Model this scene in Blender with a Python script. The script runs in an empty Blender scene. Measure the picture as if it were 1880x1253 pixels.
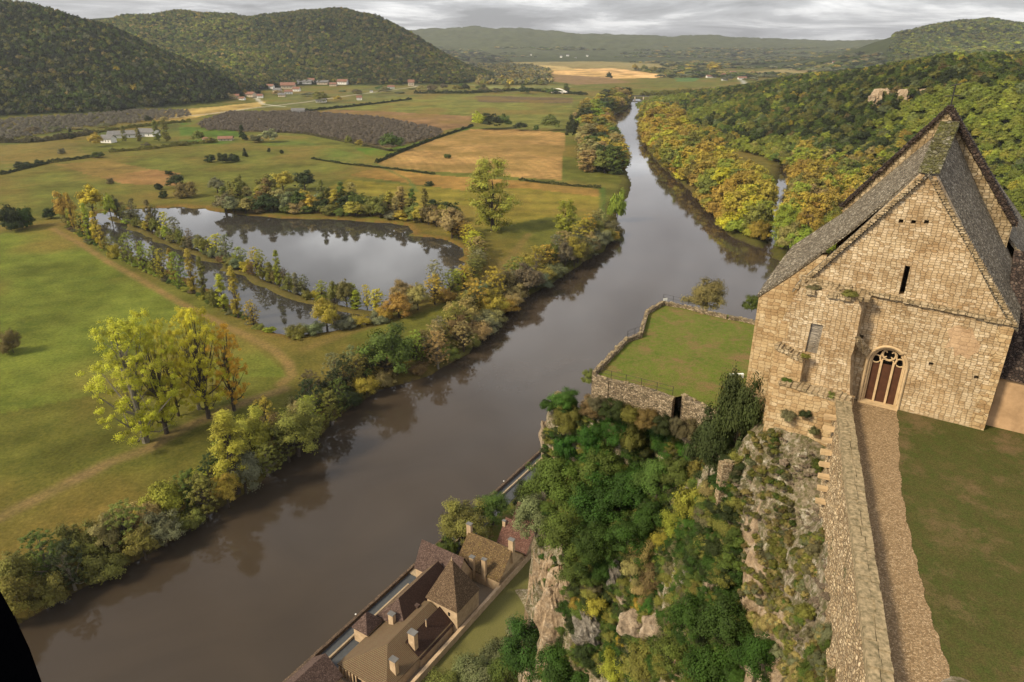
import bpy, math, random
import numpy as np
from mathutils import Vector, Matrix
from mathutils.geometry import tessellate_polygon
C = bpy.context.scene
COL = C.collection
R = math.radians
rng = np.random.default_rng(7)
random.seed(7)

# ------------------------------------------------------------------ camera
F = 1290.; EYE = 150.; PIT = R(23.13)
cam_d = bpy.data.cameras.new('camera'); cam = bpy.data.objects.new('camera', cam_d); COL.objects.link(cam)
cam.location = (0, 0, EYE); cam.rotation_euler = (math.pi/2-PIT, 0, 0)
cam_d.sensor_width = 36; cam_d.lens = F/1880*36; cam_d.clip_start = .1; cam_d.clip_end = 60000
C.camera = cam
# ------------------------------------------------------------------ light
SUN_EL, SUN_AZ = R(40), R(-116)      # azimuth from +Y towards +X : sun stands behind the camera, to its left
w = bpy.data.worlds.new('World'); C.world = w; w.use_nodes = True
nt = w.node_tree; nt.nodes.clear()
def N(t, typ, **k):
    n = t.nodes.new(typ)
    for a, b in k.items(): setattr(n, a, b)
    return n
def L(t, a, b): t.links.new(a, b)
out = N(nt, 'ShaderNodeOutputWorld'); bg = N(nt, 'ShaderNodeBackground'); L(nt, bg.outputs[0], out.inputs[0])
sky = N(nt, 'ShaderNodeTexSky', sky_type='NISHITA'); sky.sun_disc = False; sky.sun_elevation = SUN_EL; sky.sun_rotation = SUN_AZ
bg.inputs[1].default_value = .1
tc = N(nt, 'ShaderNodeTexCoord'); sep = N(nt, 'ShaderNodeSeparateXYZ'); L(nt, tc.outputs['Generated'], sep.inputs[0])
def mth(t, op, a, b=None, c=None, clamp=False):
    n = N(t, 'ShaderNodeMath', operation=op, use_clamp=clamp)
    for i, v in enumerate((a, b, c)):
        if v is None: continue
        if isinstance(v, (int, float)): n.inputs[i].default_value = v
        else: L(t, v, n.inputs[i])
    return n.outputs[0]
zc = mth(nt, 'ADD', mth(nt, 'MAXIMUM', sep.outputs[2], 0.0), .11)
comb = N(nt, 'ShaderNodeCombineXYZ')
L(nt, mth(nt, 'DIVIDE', sep.outputs[0], zc), comb.inputs[0]); L(nt, mth(nt, 'DIVIDE', sep.outputs[1], zc), comb.inputs[1])
n1 = N(nt, 'ShaderNodeTexNoise'); n1.inputs['Scale'].default_value = .75; n1.inputs['Detail'].default_value = 7; n1.inputs['Roughness'].default_value = .58; n1.inputs['Distortion'].default_value = .5
L(nt, comb.outputs[0], n1.inputs['Vector'])
ramp = N(nt, 'ShaderNodeValToRGB'); L(nt, n1.outputs[0], ramp.inputs[0])
e = ramp.color_ramp.elements; e[0].position = .36; e[0].color = (2.5, 2.5, 2.6, 1); e[1].position = .62; e[1].color = (7.4, 7.35, 7.3, 1)
x = e.new(.5); x.color = (4.1, 4.1, 4.2, 1)
zen = mth(nt, 'ADD', mth(nt, 'MULTIPLY', mth(nt, 'MULTIPLY', mth(nt, 'MAXIMUM', sep.outputs[2], 0.), 4.6, clamp=True), mth(nt, 'SUBTRACT', 2.5, mth(nt, 'MULTIPLY', mth(nt, 'MAXIMUM', sep.outputs[2], 0.), 2.3))), 1.0)
vm = N(nt, 'ShaderNodeVectorMath', operation='SCALE'); L(nt, ramp.outputs[0], vm.inputs[0]); L(nt, zen, vm.inputs['Scale'])
mx = N(nt, 'ShaderNodeMix', data_type='RGBA'); mx.inputs[0].default_value = .9
L(nt, sky.outputs[0], mx.inputs[6]); L(nt, vm.outputs[0], mx.inputs[7]); L(nt, mx.outputs[2], bg.inputs[0])
sl = bpy.data.lights.new('sun', 'SUN'); sl.energy = 5.; sl.angle = R(11); sl.color = (1, .87, .63)
sun = bpy.data.objects.new('sun', sl); COL.objects.link(sun)
sd = Vector((math.sin(SUN_AZ)*math.cos(SUN_EL), math.cos(SUN_AZ)*math.cos(SUN_EL), math.sin(SUN_EL)))
sun.rotation_euler = sd.to_track_quat('Z', 'Y').to_euler()
vs = C.view_settings; vs.view_transform = 'Standard'; vs.look = 'None'; vs.exposure = .12; vs.gamma = 1
C.cycles.max_bounces = 5; C.cycles.diffuse_bounces = 2; C.cycles.glossy_bounces = 2; C.cycles.transmission_bounces = 2
C.cycles.volume_bounces = 0; C.cycles.transparent_max_bounces = 8; C.cycles.caustics_reflective = False
C.cycles.use_denoising = True
# ------------------------------------------------------------------ geometry helpers
CP, SP = math.cos(PIT), math.sin(PIT)
def P(px, py, z=3.):
    """where the sight line of the photograph's point meets the level z"""
    u = (px-940)/F; v = (626.5-py)/F
    d = np.array([u, CP+v*SP, -SP+v*CP]); t = (z-EYE)/d[2]
    return np.array([0, 0, EYE])+t*d
def proj(x, y, z):
    z = z-EYE; dz = y*CP-z*SP
    return 940+F*x/dz, 626.5-F*(y*SP+z*CP)/dz, dz
def tag(o, label=None, cat=None, group=None, kind=None):
    if label and len(label.split()) > 16: print('LONG', len(label.split()), label)
    if label: o['label'] = label
    if cat: o['category'] = cat
    if group: o['group'] = group
    if kind: o['kind'] = kind
    return o
def empty(name, loc=(0, 0, 0), rz=0.):
    o = bpy.data.objects.new(name, None); COL.objects.link(o); o.location = loc; o.rotation_euler = (0, 0, rz); return o
def npmesh(name, V, Fq, mat=None, smooth=False):
    """V (n,3); Fq (m,k) all faces the same length"""
    V = np.asarray(V, np.float32); Fq = np.asarray(Fq, np.int32)
    me = bpy.data.meshes.new(name); m, k = Fq.shape
    me.vertices.add(len(V)); me.vertices.foreach_set('co', V.ravel())
    me.loops.add(m*k); me.loops.foreach_set('vertex_index', Fq.ravel())
    me.polygons.add(m); me.polygons.foreach_set('loop_start', np.arange(m, dtype=np.int32)*k)
    me.polygons.foreach_set('use_smooth', np.full(m, smooth))
    me.update(calc_edges=True)
    if mat: me.materials.append(mat)
    return me
def link(name, me, parent=None, loc=None):
    o = bpy.data.objects.new(name, me); COL.objects.link(o)
    if parent: o.parent = parent
    if loc is not None: o.location = loc
    return o
class MB:
    def __init__(s): s.v = []; s.f = []
    def add(s, vs_, fs):
        n = len(s.v); s.v += [tuple(map(float, q)) for q in vs_]; s.f += [tuple(n+i for i in f) for f in fs]; return s
    def box(s, a, b, j=0.):
        vs_ = [(x, y, z) for x in (a[0], b[0]) for y in (a[1], b[1]) for z in (a[2], b[2])]
        if j: vs_ = [tuple(c+random.uniform(-j, j) for c in q) for q in vs_]
        return s.add(vs_, [(0, 1, 3, 2), (4, 6, 7, 5), (0, 4, 5, 1), (2, 3, 7, 6), (0, 2, 6, 4), (1, 5, 7, 3)])
    def obox(s, c, ux, uy, h, j=0.):
        """box on base centre c with half axes ux, uy (3-vectors) and height h"""
        c, ux, uy = map(np.array, (c, ux, uy)); up = np.array([0, 0, h])
        vs_ = [c+i*ux+k*uy+l*up for i in (-1, 1) for k in (-1, 1) for l in (0, 1)]
        if j: vs_ = [q+np.array([random.uniform(-j, j) for _ in range(3)]) for q in vs_]
        return s.add(vs_, [(0, 1, 3, 2), (4, 6, 7, 5), (0, 4, 5, 1), (2, 3, 7, 6), (0, 2, 6, 4), (1, 5, 7, 3)])
    def tube(s, pts, rad, n=6):
        pts = [Vector(q) for q in pts]; rad = [rad]*len(pts) if isinstance(rad, (int, float)) else rad
        b = len(s.v)
        for i, q in enumerate(pts):
            d = (pts[min(i+1, len(pts)-1)]-pts[max(i-1, 0)]).normalized()
            a = d.orthogonal().normalized(); c = d.cross(a)
            for k in range(n):
                t = 2*math.pi*k/n; s.v.append(tuple(q+(a*math.cos(t)+c*math.sin(t))*rad[i]))
        for i in range(len(pts)-1):
            for k in range(n):
                s.f.append((b+i*n+k, b+i*n+(k+1) % n, b+(i+1)*n+(k+1) % n, b+(i+1)*n+k))
        s.f.append(tuple(b+(len(pts)-1)*n+k for k in range(n))); s.f.append(tuple(b+k for k in reversed(range(n))))
        return s
    def slab(s, pts, th):
        """polygon pts extruded by vector th"""
        n = len(pts); a = [Vector(q) for q in pts]; th = Vector(th); b = [q+th for q in a]
        fs = [tuple(range(n)), tuple(range(2*n-1, n-1, -1))]+[(i, i+n, (i+1) % n+n, (i+1) % n) for i in range(n)]
        return s.add(a+b, fs)
    def plate(s, outer, holes, fr, th):
        """2-D outline with holes; fr maps (a,b)->3-D; extruded by th"""
        loops = [[Vector((a, b, 0)) for a, b in outer]]+[[Vector((a, b, 0)) for a, b in h] for h in holes]
        flat = [q for l in loops for q in l]; tri = tessellate_polygon(loops)
        A = [Vector(fr(q.x, q.y)) for q in flat]; th = Vector(th); n = len(A)
        fs = [tuple(t) for t in tri]+[tuple(i+n for i in reversed(t)) for t in tri]; o = 0
        for l in loops:
            m = len(l); fs += [(o+i, o+(i+1) % m, o+(i+1) % m+n, o+i+n) for i in range(m)]; o += m
        return s.add(A+[q+th for q in A], fs)
    def build(s, name, mat, parent=None, loc=None, smooth=False):
        me = bpy.data.meshes.new(name); me.from_pydata(s.v, [], s.f)
        me.materials.append(mat)
        if smooth: me.polygons.foreach_set('use_smooth', [True]*len(me.polygons))
        import bmesh
        if len(s.f) < 20000:
            bm = bmesh.new(); bm.from_mesh(me); bmesh.ops.recalc_face_normals(bm, faces=bm.faces); bm.to_mesh(me); bm.free()
        return link(name, me, parent, loc)
def rock_blob(c, r, seed, n=10, rough=.35):
    """irregular boulder as (verts, faces)"""
    rg = np.random.default_rng(seed); m = n*2; V = []; Fc = []
    ph = rg.uniform(0, 6, 9); am = rg.uniform(.3, 1, 9)
    for i in range(n+1):
        th = math.pi*i/n
        for k in range(m):
            a = 2*math.pi*k/m; d = np.array([math.sin(th)*math.cos(a), math.sin(th)*math.sin(a), math.cos(th)])
            q = sum(am[j]*math.sin((j % 3+1.6)*(d[j % 3]*2.1+d[(j+1) % 3]*1.3)+ph[j]) for j in range(9))/9
            q = round(q*5)/5*.6+q*.4
            V.append(np.array(c)+d*np.array(r)*(1+rough*q*2+rg.uniform(-.05, .05)))
    for i in range(n):
        for k in range(m): Fc.append((i*m+k, i*m+(k+1) % m, (i+1)*m+(k+1) % m, (i+1)*m+k))
    return V, Fc
# ------------------------------------------------------------------ materials
def newmat(name, rough=.9, spec=.25):
    m = bpy.data.materials.new(name); m.use_nodes = True; t = m.node_tree
    b = t.nodes['Principled BSDF']; b.inputs['Roughness'].default_value = rough; b.inputs['Specular IOR Level'].default_value = spec
    return m, t, b
def noise(t, scale, detail=4, rough=.55, vec=None, dist=0.):
    n = N(t, 'ShaderNodeTexNoise'); n.inputs['Scale'].default_value = scale; n.inputs['Detail'].default_value = detail
    n.inputs['Roughness'].default_value = rough; n.inputs['Distortion'].default_value = dist
    if vec is not None: L(t, vec, n.inputs['Vector'])
    return n
def rampn(t, fac, stops):
    r = N(t, 'ShaderNodeValToRGB'); L(t, fac, r.inputs[0]); el = r.color_ramp.elements
    for i, (p_, c_) in enumerate(stops):
        q = el[i] if i < 2 else el.new(p_)
        q.position = p_; q.color = tuple(c_)+(1,) if len(c_) == 3 else c_
    return r.outputs[0]
def mixc(t, fac, a, b, mode='MIX'):
    n = N(t, 'ShaderNodeMix', data_type='RGBA', blend_type=mode)
    for i, v in ((0, fac), (6, a), (7, b)):
        if isinstance(v, (int, float)): n.inputs[i].default_value = v
        elif isinstance(v, tuple): n.inputs[i].default_value = v+(1,) if len(v) == 3 else v
        else: L(t, v, n.inputs[i])
    return n.outputs[2]
def bump(t, b, h, strength, dist):
    n = N(t, 'ShaderNodeBump'); n.inputs['Strength'].default_value = strength; n.inputs['Distance'].default_value = dist
    L(t, h, n.inputs['Height']); L(t, n.outputs[0], b.inputs['Normal']); return n
def objco(t): return N(t, 'ShaderNodeTexCoord').outputs['Object']
def boxco(t):
    """object coordinates laid flat on whichever way the face looks"""
    o = N(t, 'ShaderNodeTexCoord'); ge = N(t, 'ShaderNodeNewGeometry')
    vt = N(t, 'ShaderNodeVectorTransform', vector_type='NORMAL', convert_from='WORLD', convert_to='OBJECT'); L(t, ge.outputs['True Normal'], vt.inputs[0])
    s1 = N(t, 'ShaderNodeSeparateXYZ'); L(t, o.outputs['Object'], s1.inputs[0]); s2 = N(t, 'ShaderNodeSeparateXYZ'); L(t, vt.outputs[0], s2.inputs[0])
    ax = mth(t, 'ABSOLUTE', s2.outputs[0]); ay = mth(t, 'ABSOLUTE', s2.outputs[1]); az = mth(t, 'ABSOLUTE', s2.outputs[2])
    side = mth(t, 'GREATER_THAN', ax, ay); top = mth(t, 'GREATER_THAN', az, .75)
    mm = lambda f, a, b: mth(t, 'ADD', mth(t, 'MULTIPLY', a, mth(t, 'SUBTRACT', 1., f)), mth(t, 'MULTIPLY', b, f))
    X = mm(side, s1.outputs[0], s1.outputs[1]); X = mm(top, X, s1.outputs[0]); Y = mm(top, s1.outputs[2], s1.outputs[1])
    c = N(t, 'ShaderNodeCombineXYZ'); L(t, X, c.inputs[0]); L(t, Y, c.inputs[1]); return c.outputs[0]
def masonry(name, cols, mortar, bw=.55, bh=.27, ms=.018, warp=.10, moss=None, mossamt=.0, bumpd=.04, stain=None):
    """coursed rough blocks: square-cornered cells whose rows wander"""
    m, t, b = newmat(name); co = boxco(t)
    nz = noise(t, .9, 3, .5, co); vv = N(t, 'ShaderNodeVectorMath', operation='MULTIPLY_ADD'); L(t, nz.outputs['Color'], vv.inputs[0])
    vv.inputs[1].default_value = (warp*1.6, warp*1.5, 0); L(t, co, vv.inputs[2])
    nz2 = noise(t, 4.5, 2, .5, co); v2 = N(t, 'ShaderNodeVectorMath', operation='MULTIPLY_ADD'); L(t, nz2.outputs['Color'], v2.inputs[0])
    v2.inputs[1].default_value = (.05, .045, 0); L(t, vv.outputs[0], v2.inputs[2])
    mp = N(t, 'ShaderNodeMapping'); mp.inputs['Scale'].default_value = (1/bw, 1/bh, 1); L(t, v2.outputs[0], mp.inputs[0])
    f = [N(t, 'ShaderNodeTexVoronoi', feature=k, distance='CHEBYCHEV', voronoi_dimensions='2D') for k in ('F1', 'F2')]
    for q in f: L(t, mp.outputs[0], q.inputs['Vector']); q.inputs['Scale'].default_value = 1; q.inputs['Randomness'].default_value = .5
    gap = mth(t, 'SUBTRACT', f[1].outputs['Distance'], f[0].outputs['Distance'])
    s = N(t, 'ShaderNodeSeparateColor'); L(t, f[0].outputs['Color'], s.inputs[0])
    c = rampn(t, s.outputs[0], [(0, cols[0]), (1, cols[3]), (.3, cols[1]), (.65, cols[2])])
    big = noise(t, .3, 6, .65, co); c = mixc(t, rampn(t, big.outputs[0], [(.38, (0, 0, 0)), (.72, (.7, .7, .7))]), c, stain or cols[1])
    big2 = noise(t, .55, 5, .6, co, .5); c = mixc(t, 1., c, rampn(t, big2.outputs[0], [(.3, (.66, .60, .52)), (.62, (1.12, 1.13, 1.15))]), 'MULTIPLY')
    sm = noise(t, 8, 6, .75, co); c = mixc(t, .8, c, rampn(t, sm.outputs[0], [(.25, (.5, .48, .44)), (.7, (1.22, 1.2, 1.16))]), 'MULTIPLY')
    e_ = ms*4.2; joint = rampn(t, gap, [(e_*.3, (1, 1, 1)), (e_*1.5, (0, 0, 0))]); c = mixc(t, mth(t, 'MULTIPLY', joint, .5), c, mortar)
    if moss:
        mn = noise(t, 1.3, 7, .72, co); c = mixc(t, rampn(t, mn.outputs[0], [(.62-mossamt, (0, 0, 0)), (.74-mossamt, (1, 1, 1))]), c, moss)
    L(t, c, b.inputs['Base Color'])
    h = mth(t, 'ADD', rampn(t, gap, [(0, (0, 0, 0)), (.16, (1, 1, 1))]), mth(t, 'ADD', mth(t, 'MULTIPLY', sm.outputs[0], .8), mth(t, 'MULTIPLY', s.outputs[1], .5)))
    bump(t, b, h, 1., bumpd); return m
def rubble(name, cols, mortar, scale=3.2, stretch=1.7, moss=None, mossamt=0., bumpd=.06):
    m, t, b = newmat(name); co = boxco(t)
    mp = N(t, 'ShaderNodeMapping'); mp.inputs['Scale'].default_value = (scale, scale*stretch, 1); L(t, co, mp.inputs[0])
    v = N(t, 'ShaderNodeTexVoronoi', feature='F1'); L(t, mp.outputs[0], v.inputs['Vector']); v.inputs['Scale'].default_value = 1; v.inputs['Randomness'].default_value = .85
    ve = N(t, 'ShaderNodeTexVoronoi', feature='DISTANCE_TO_EDGE'); L(t, mp.outputs[0], ve.inputs['Vector']); ve.inputs['Scale'].default_value = 1; ve.inputs['Randomness'].default_value = .85
    s = N(t, 'ShaderNodeSeparateColor'); L(t, v.outputs['Color'], s.inputs[0])
    c = rampn(t, s.outputs[0], [(0, cols[0]), (1, cols[3]), (.35, cols[1]), (.7, cols[2])])
    sm = noise(t, 7, 5, .7, co); c = mixc(t, .7, c, rampn(t, sm.outputs[0], [(.25, (.5, .5, .5)), (.7, (1.25, 1.2, 1.15))]), 'MULTIPLY')
    edge = rampn(t, ve.outputs[0], [(.02, (1, 1, 1)), (.09, (0, 0, 0))]); c = mixc(t, edge, c, mortar)
    if moss:
        mn = noise(t, .9, 8, .75, co); c = mixc(t, rampn(t, mn.outputs[0], [(.6-mossamt, (0, 0, 0)), (.7-mossamt, (1, 1, 1))]), c, moss)
    L(t, c, b.inputs['Base Color'])
    h = mth(t, 'ADD', rampn(t, ve.outputs[0], [(0, (0, 0, 0)), (.18, (1, 1, 1))]), mth(t, 'MULTIPLY', sm.outputs[0], .5))
    bump(t, b, h, .9, bumpd); return m
def plain(name, col, var=.25, scale=3., rough=.85, col2=None, bd=.01):
    m, t, b = newmat(name, rough); co = objco(t); n = noise(t, scale, 6, .65, co)
    c2 = col2 or tuple(q*(1-var) for q in col)
    c = rampn(t, n.outputs[0], [(.3, c2), (.7, tuple(q*(1+var*.6) for q in col))])
    L(t, c, b.inputs['Base Color']); bump(t, b, n.outputs[0], .5, bd); return m
def grassm(name, a, b_, c_, s=.25, fine=9., bd=.05, dirt=None, dirtpos=.7):
    m, t, b = newmat(name, 1., .05); co = objco(t)
    n1 = noise(t, s, 10, .72, co); n2 = noise(t, s*5.3, 8, .78, co); n3 = noise(t, fine, 4, .8, co)
    c = rampn(t, n1.outputs[0], [(.3, a), (.72, b_)]); c = mixc(t, rampn(t, n2.outputs[0], [(.42, (0, 0, 0)), (.7, (1, 1, 1))]), c, c_)
    if dirt:
        n4 = noise(t, s*.9, 11, .72, co); c = mixc(t, rampn(t, n4.outputs[0], [(dirtpos-.12, (0, 0, 0)), (dirtpos, (1, 1, 1))]), c, dirt)
    c = mixc(t, 1., c, rampn(t, n3.outputs[0], [(.27, (.42, .42, .42)), (.73, (1.6, 1.6, 1.5))]), 'MULTIPLY')
    L(t, c, b.inputs['Base Color']); bump(t, b, n3.outputs[0], .8, bd); return m

M = {}
ST = [(.34, .24, .135), (.46, .35, .215), (.54, .43, .285), (.64, .53, .38)]
M['chapel'] = masonry('chapel_stone', ST, (.27, .19, .11), .32, .175, .018, .10, stain=(.40, .25, .12), bumpd=.05)
M['chapel_moss'] = masonry('weathered_stone', [(.20, .15, .08), (.36, .27, .16), (.45, .35, .22), (.54, .44, .3)], (.09, .065, .03), .38, .21, .02, .12, moss=(.075, .075, .03), mossamt=.03, bumpd=.07)
M['ashlar'] = masonry('ashlar_stone', [(.34, .22, .11), (.43, .30, .16), (.50, .37, .21), (.56, .44, .28)], (.15, .09, .04), .5, .29, .014, .04, bumpd=.03)
M['rubble'] = rubble('rubble_wall', [(.22, .155, .09), (.35, .255, .15), (.44, .34, .21), (.54, .43, .29)], (.13, .09, .048), 4.6, 1.5, moss=(.075, .075, .028), mossamt=.03)
M['coping'] = plain('coping_stone', (.31, .235, .14), .35, 4.2, .95, (.085, .072, .036), .07)
M['oldwall'] = rubble('old_wall', [(.13, .10, .065), (.25, .19, .12), (.35, .275, .18), (.46, .37, .26)], (.06, .045, .03), 4.2, 1.6, moss=(.05, .045, .022), mossamt=.05)
M['lauze'] = rubble('stone_slate_roof', [(.10, .08, .055), (.17, .14, .10), (.24, .205, .15), (.37, .33, .26)], (.03, .025, .018), 5.5, 1.5, moss=(.09, .08, .055), mossamt=-.04, bumpd=.05)
M['lauze_moss'] = rubble('mossy_slates', [(.09, .085, .04), (.14, .13, .05), (.18, .17, .09), (.27, .25, .2)], (.04, .035, .02), 4.5, 1.5, moss=(.085, .085, .02), mossamt=.1, bumpd=.06)
M['lauze_dark'] = rubble('dark_slates', [(.03, .02, .016), (.05, .035, .027), (.075, .05, .04), (.12, .09, .07)], (.012, .009, .008), 4.2, 1.4, moss=(.035, .03, .02), mossamt=-.02, bumpd=.06)
M['plaster'] = plain('ochre_plaster', (.42, .27, .15), .3, .8, .9, (.27, .17, .09))
M['scar'] = masonry('worn_render', [(.36, .24, .14), (.40, .27, .16), (.43, .29, .17), (.46, .32, .2)], (.3, .19, .11), .5, .3, .008, .1, bumpd=.02)
M['plaster_pale'] = plain('pale_plaster', (.46, .34, .22), .25, .7, .9, (.33, .23, .14))
M['moulding'] = plain('dressed_stone', (.48, .34, .19), .25, 2.2, .85)
M['door'] = plain('brown_door_wood', (.075, .03, .015), .3, 3, .6)
M['shutter'] = masonry('grey_board', [(.22, .19, .16), (.27, .24, .2), (.31, .27, .22), (.36, .32, .27)], (.10, .085, .07), 1.4, .13, .02, .03)
M['black'] = plain('dark_hollow', (.01, .008, .006), .1)
M['jamb_black'] = plain('black_jamb_stone', (.0008, .0008, .0012), .3, 20, 1.); M['jamb_black'].node_tree.nodes['Principled BSDF'].inputs['Specular IOR Level'].default_value = 0  # near-black, glossless colour for the jamb beside the camera
M['iron'] = plain('dark_iron', (.03, .028, .026), .2, 5, .6)
M['white'] = plain('white_paint', (.75, .74, .7), .08, 2, .5)
M['bark'] = plain('bark', (.055, .042, .03), .4, 4, .95)
M['bark_pale'] = plain('pale_bark', (.17, .15, .11), .4, 4, .95)
M['path'] = rubble('cobbled_path', [(.20, .13, .065), (.30, .20, .105), (.37, .26, .145), (.45, .33, .2)], (.15, .10, .052), 10.5, 1.2, bumpd=.02)
M['lawn'] = grassm('castle_lawn', (.055, .056, .017), (.095, .076, .03), (.05, .068, .016), .25, 14, .06, (.13, .09, .046), .64)
M['terrace'] = grassm('terrace_grass', (.065, .10, .016), (.115, .14, .024), (.15, .115, .045), .3, 9, .06, (.16, .11, .05), .62)
M['flatlawn'] = grassm('flat_lawn', (.105, .10, .035), (.13, .12, .045), (.12, .115, .04), .05, 6, .02)
M['gravel'] = plain('gravel', (.22, .17, .12), .25, 6)
M['asphalt'] = plain('asphalt', (.06, .064, .07), .2, 1.5)
M['track'] = plain('pale_road', (.30, .26, .2), .2, .5)
M['quay'] = plain('quay_stone', (.33, .25, .16), .3, 1.5)
M['wallbrown'] = rubble('dark_quay_stone', [(.07, .045, .03), (.11, .075, .05), (.15, .1, .065), (.2, .14, .09)], (.03, .02, .015), 2.4, 1.3)
M['tile'] = rubble('brown_tile_roof', [(.08, .048, .03), (.14, .09, .052), (.19, .13, .078), (.28, .2, .13)], (.025, .015, .01), 4.2, 1.5, moss=(.13, .10, .035), mossamt=-.02)
M['tile_yellow'] = rubble('lichen_tile_roof', [(.09, .055, .028), (.14, .09, .04), (.18, .12, .055), (.24, .17, .08)], (.04, .025, .015), 3.6, 1.5, moss=(.17, .13, .02), mossamt=.02)
M['tile_purple'] = rubble('purple_brown_tile_roof', [(.06, .036, .03), (.095, .06, .05), (.13, .085, .07), (.19, .13, .11)], (.035, .022, .018), 3.4, 1.6, moss=(.12, .095, .06), mossamt=-.03, bumpd=.05)
M['tile_red'] = rubble('red_brown_tile_roof', [(.09, .04, .03), (.135, .065, .048), (.165, .085, .065), (.23, .13, .1)], (.05, .025, .02), 3.4, 1.6, moss=(.13, .09, .06), mossamt=-.03, bumpd=.05)
M['tile_dark'] = rubble('dark_brown_tile_roof', [(.032, .016, .011), (.045, .023, .016), (.06, .03, .02), (.075, .042, .03)], (.02, .01, .008), 5, 1.5, bumpd=.02)
m, t, b = newmat('canal_tile_roof'); co = objco(t)
wv = N(t, 'ShaderNodeTexWave', wave_type='BANDS', bands_direction='X'); wv.inputs['Scale'].default_value = .8; wv.inputs['Distortion'].default_value = .8; wv.inputs['Detail'].default_value = 3; L(t, co, wv.inputs['Vector'])
nn = noise(t, 2.2, 6, .75, co)
c = mixc(t, wv.outputs[0], (.065, .042, .025), (.185, .12, .068)); c = mixc(t, rampn(t, nn.outputs[0], [(.5, (0, 0, 0)), (.68, (1, 1, 1))]), c, (.14, .12, .065))
L(t, c, b.inputs['Base Color']); bump(t, b, wv.outputs[0], 1, .1); M['tile_canal'] = m
M['roof_far'] = plain('far_tile_roof', (.20, .10, .065), .3, .3)
M['roof_grey'] = plain('far_grey_roof', (.14, .135, .13), .3, .3)
M['wall_far'] = plain('far_house_wall', (.5, .41, .3), .15, .2)
M['white_far'] = plain('far_white_wall', (.72, .69, .62), .1, .2)
M['hay'] = plain('pale_rock', (.4, .3, .2), .3, .3)
# rock with cracks and stains
def rockmat(name, a, b_, c_, s=.35, mossc=None, mossp=.55, bdist=.4):
    m, t, b = newmat(name); co = objco(t); n1 = noise(t, s, 8, .68, co, .6); n2 = noise(t, s*4, 7, .72, co, .3)
    mp = N(t, 'ShaderNodeMapping'); mp.inputs['Scale'].default_value = (1, 1, 1.6); L(t, co, mp.inputs[0])
    vo = N(t, 'ShaderNodeTexVoronoi', feature='DISTANCE_TO_EDGE'); vo.inputs['Scale'].default_value = s*3; L(t, mp.outputs[0], vo.inputs['Vector'])
    c = rampn(t, n1.outputs[0], [(.3, a), (.7, c_), (.5, b_)])
    c = mixc(t, .8, c, rampn(t, n2.outputs[0], [(.3, (.4, .4, .4)), (.68, (1.35, 1.32, 1.28))]), 'MULTIPLY')
    c = mixc(t, mth(t, 'MULTIPLY', rampn(t, vo.outputs[0], [(0, (1, 1, 1)), (.05, (0, 0, 0))]), mth(t, 'MULTIPLY', n1.outputs[0], .7)), c, tuple(q*.35 for q in a))
    if mossc:
        n3 = noise(t, s*1.7, 9, .75, co); c = mixc(t, rampn(t, n3.outputs[0], [(mossp-.06, (0, 0, 0)), (mossp+.03, (1, 1, 1))]), c, mossc)
    L(t, c, b.inputs['Base Color']); bump(t, b, mth(t, 'ADD', n2.outputs[0], mth(t, 'MULTIPLY', n1.outputs[0], 1.5)), 1., bdist); return m
M['rock'] = rockmat('limestone', (.16, .12, .08), (.34, .26, .18), (.52, .44, .35), .35)
M['rock_warm'] = rockmat('warm_limestone', (.22, .15, .085), (.40, .29, .185), (.58, .47, .35), .6)
M['rock_grey'] = rockmat('grey_limestone', (.09, .08, .065), (.25, .22, .18), (.47, .43, .38), .5, (.07, .06, .03), .6)
M['cliff'] = rockmat('cliff_ground', (.17, .135, .085), (.31, .25, .17), (.62, .57, .47), 1.3, (.12, .11, .045), .53, .25)
M['cliffpale'] = rockmat('pale_cliff', (.13, .09, .05), (.34, .25, .16), (.46, .38, .28), .16)
# leaves: hue per plant (tint), light and dark per clump and leaf (lv)
def leafmat(name, transl=.15):
    m, t, b = newmat(name, .75, .2)
    at = N(t, 'ShaderNodeAttribute', attribute_type='INSTANCER', attribute_name='tint'); lv = N(t, 'ShaderNodeAttribute', attribute_type='GEOMETRY', attribute_name='lv')
    hs = N(t, 'ShaderNodeHueSaturation'); L(t, at.outputs['Color'], hs.inputs['Color'])
    L(t, mth(t, 'ADD', mth(t, 'MULTIPLY', lv.outputs['Fac'], .016), .486), hs.inputs['Hue']); hs.inputs['Saturation'].default_value = 1
    c = mixc(t, 1., hs.outputs[0], mixc(t, 0., (1, 1, 1), (1, 1, 1)), 'MULTIPLY')
    vmn = N(t, 'ShaderNodeVectorMath', operation='SCALE'); L(t, c, vmn.inputs[0]); L(t, lv.outputs['Fac'], vmn.inputs['Scale'])
    L(t, vmn.outputs[0], b.inputs['Base Color'])
    tr = N(t, 'ShaderNodeBsdfTranslucent'); L(t, vmn.outputs[0], tr.inputs[0]); ms = N(t, 'ShaderNodeMixShader'); ms.inputs[0].default_value = transl
    o = t.nodes['Material Output']; L(t, b.outputs[0], ms.inputs[1]); L(t, tr.outputs[0], ms.inputs[2]); L(t, ms.outputs[0], o.inputs[0]); return m
M['leaf'] = leafmat('leaves')
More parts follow.
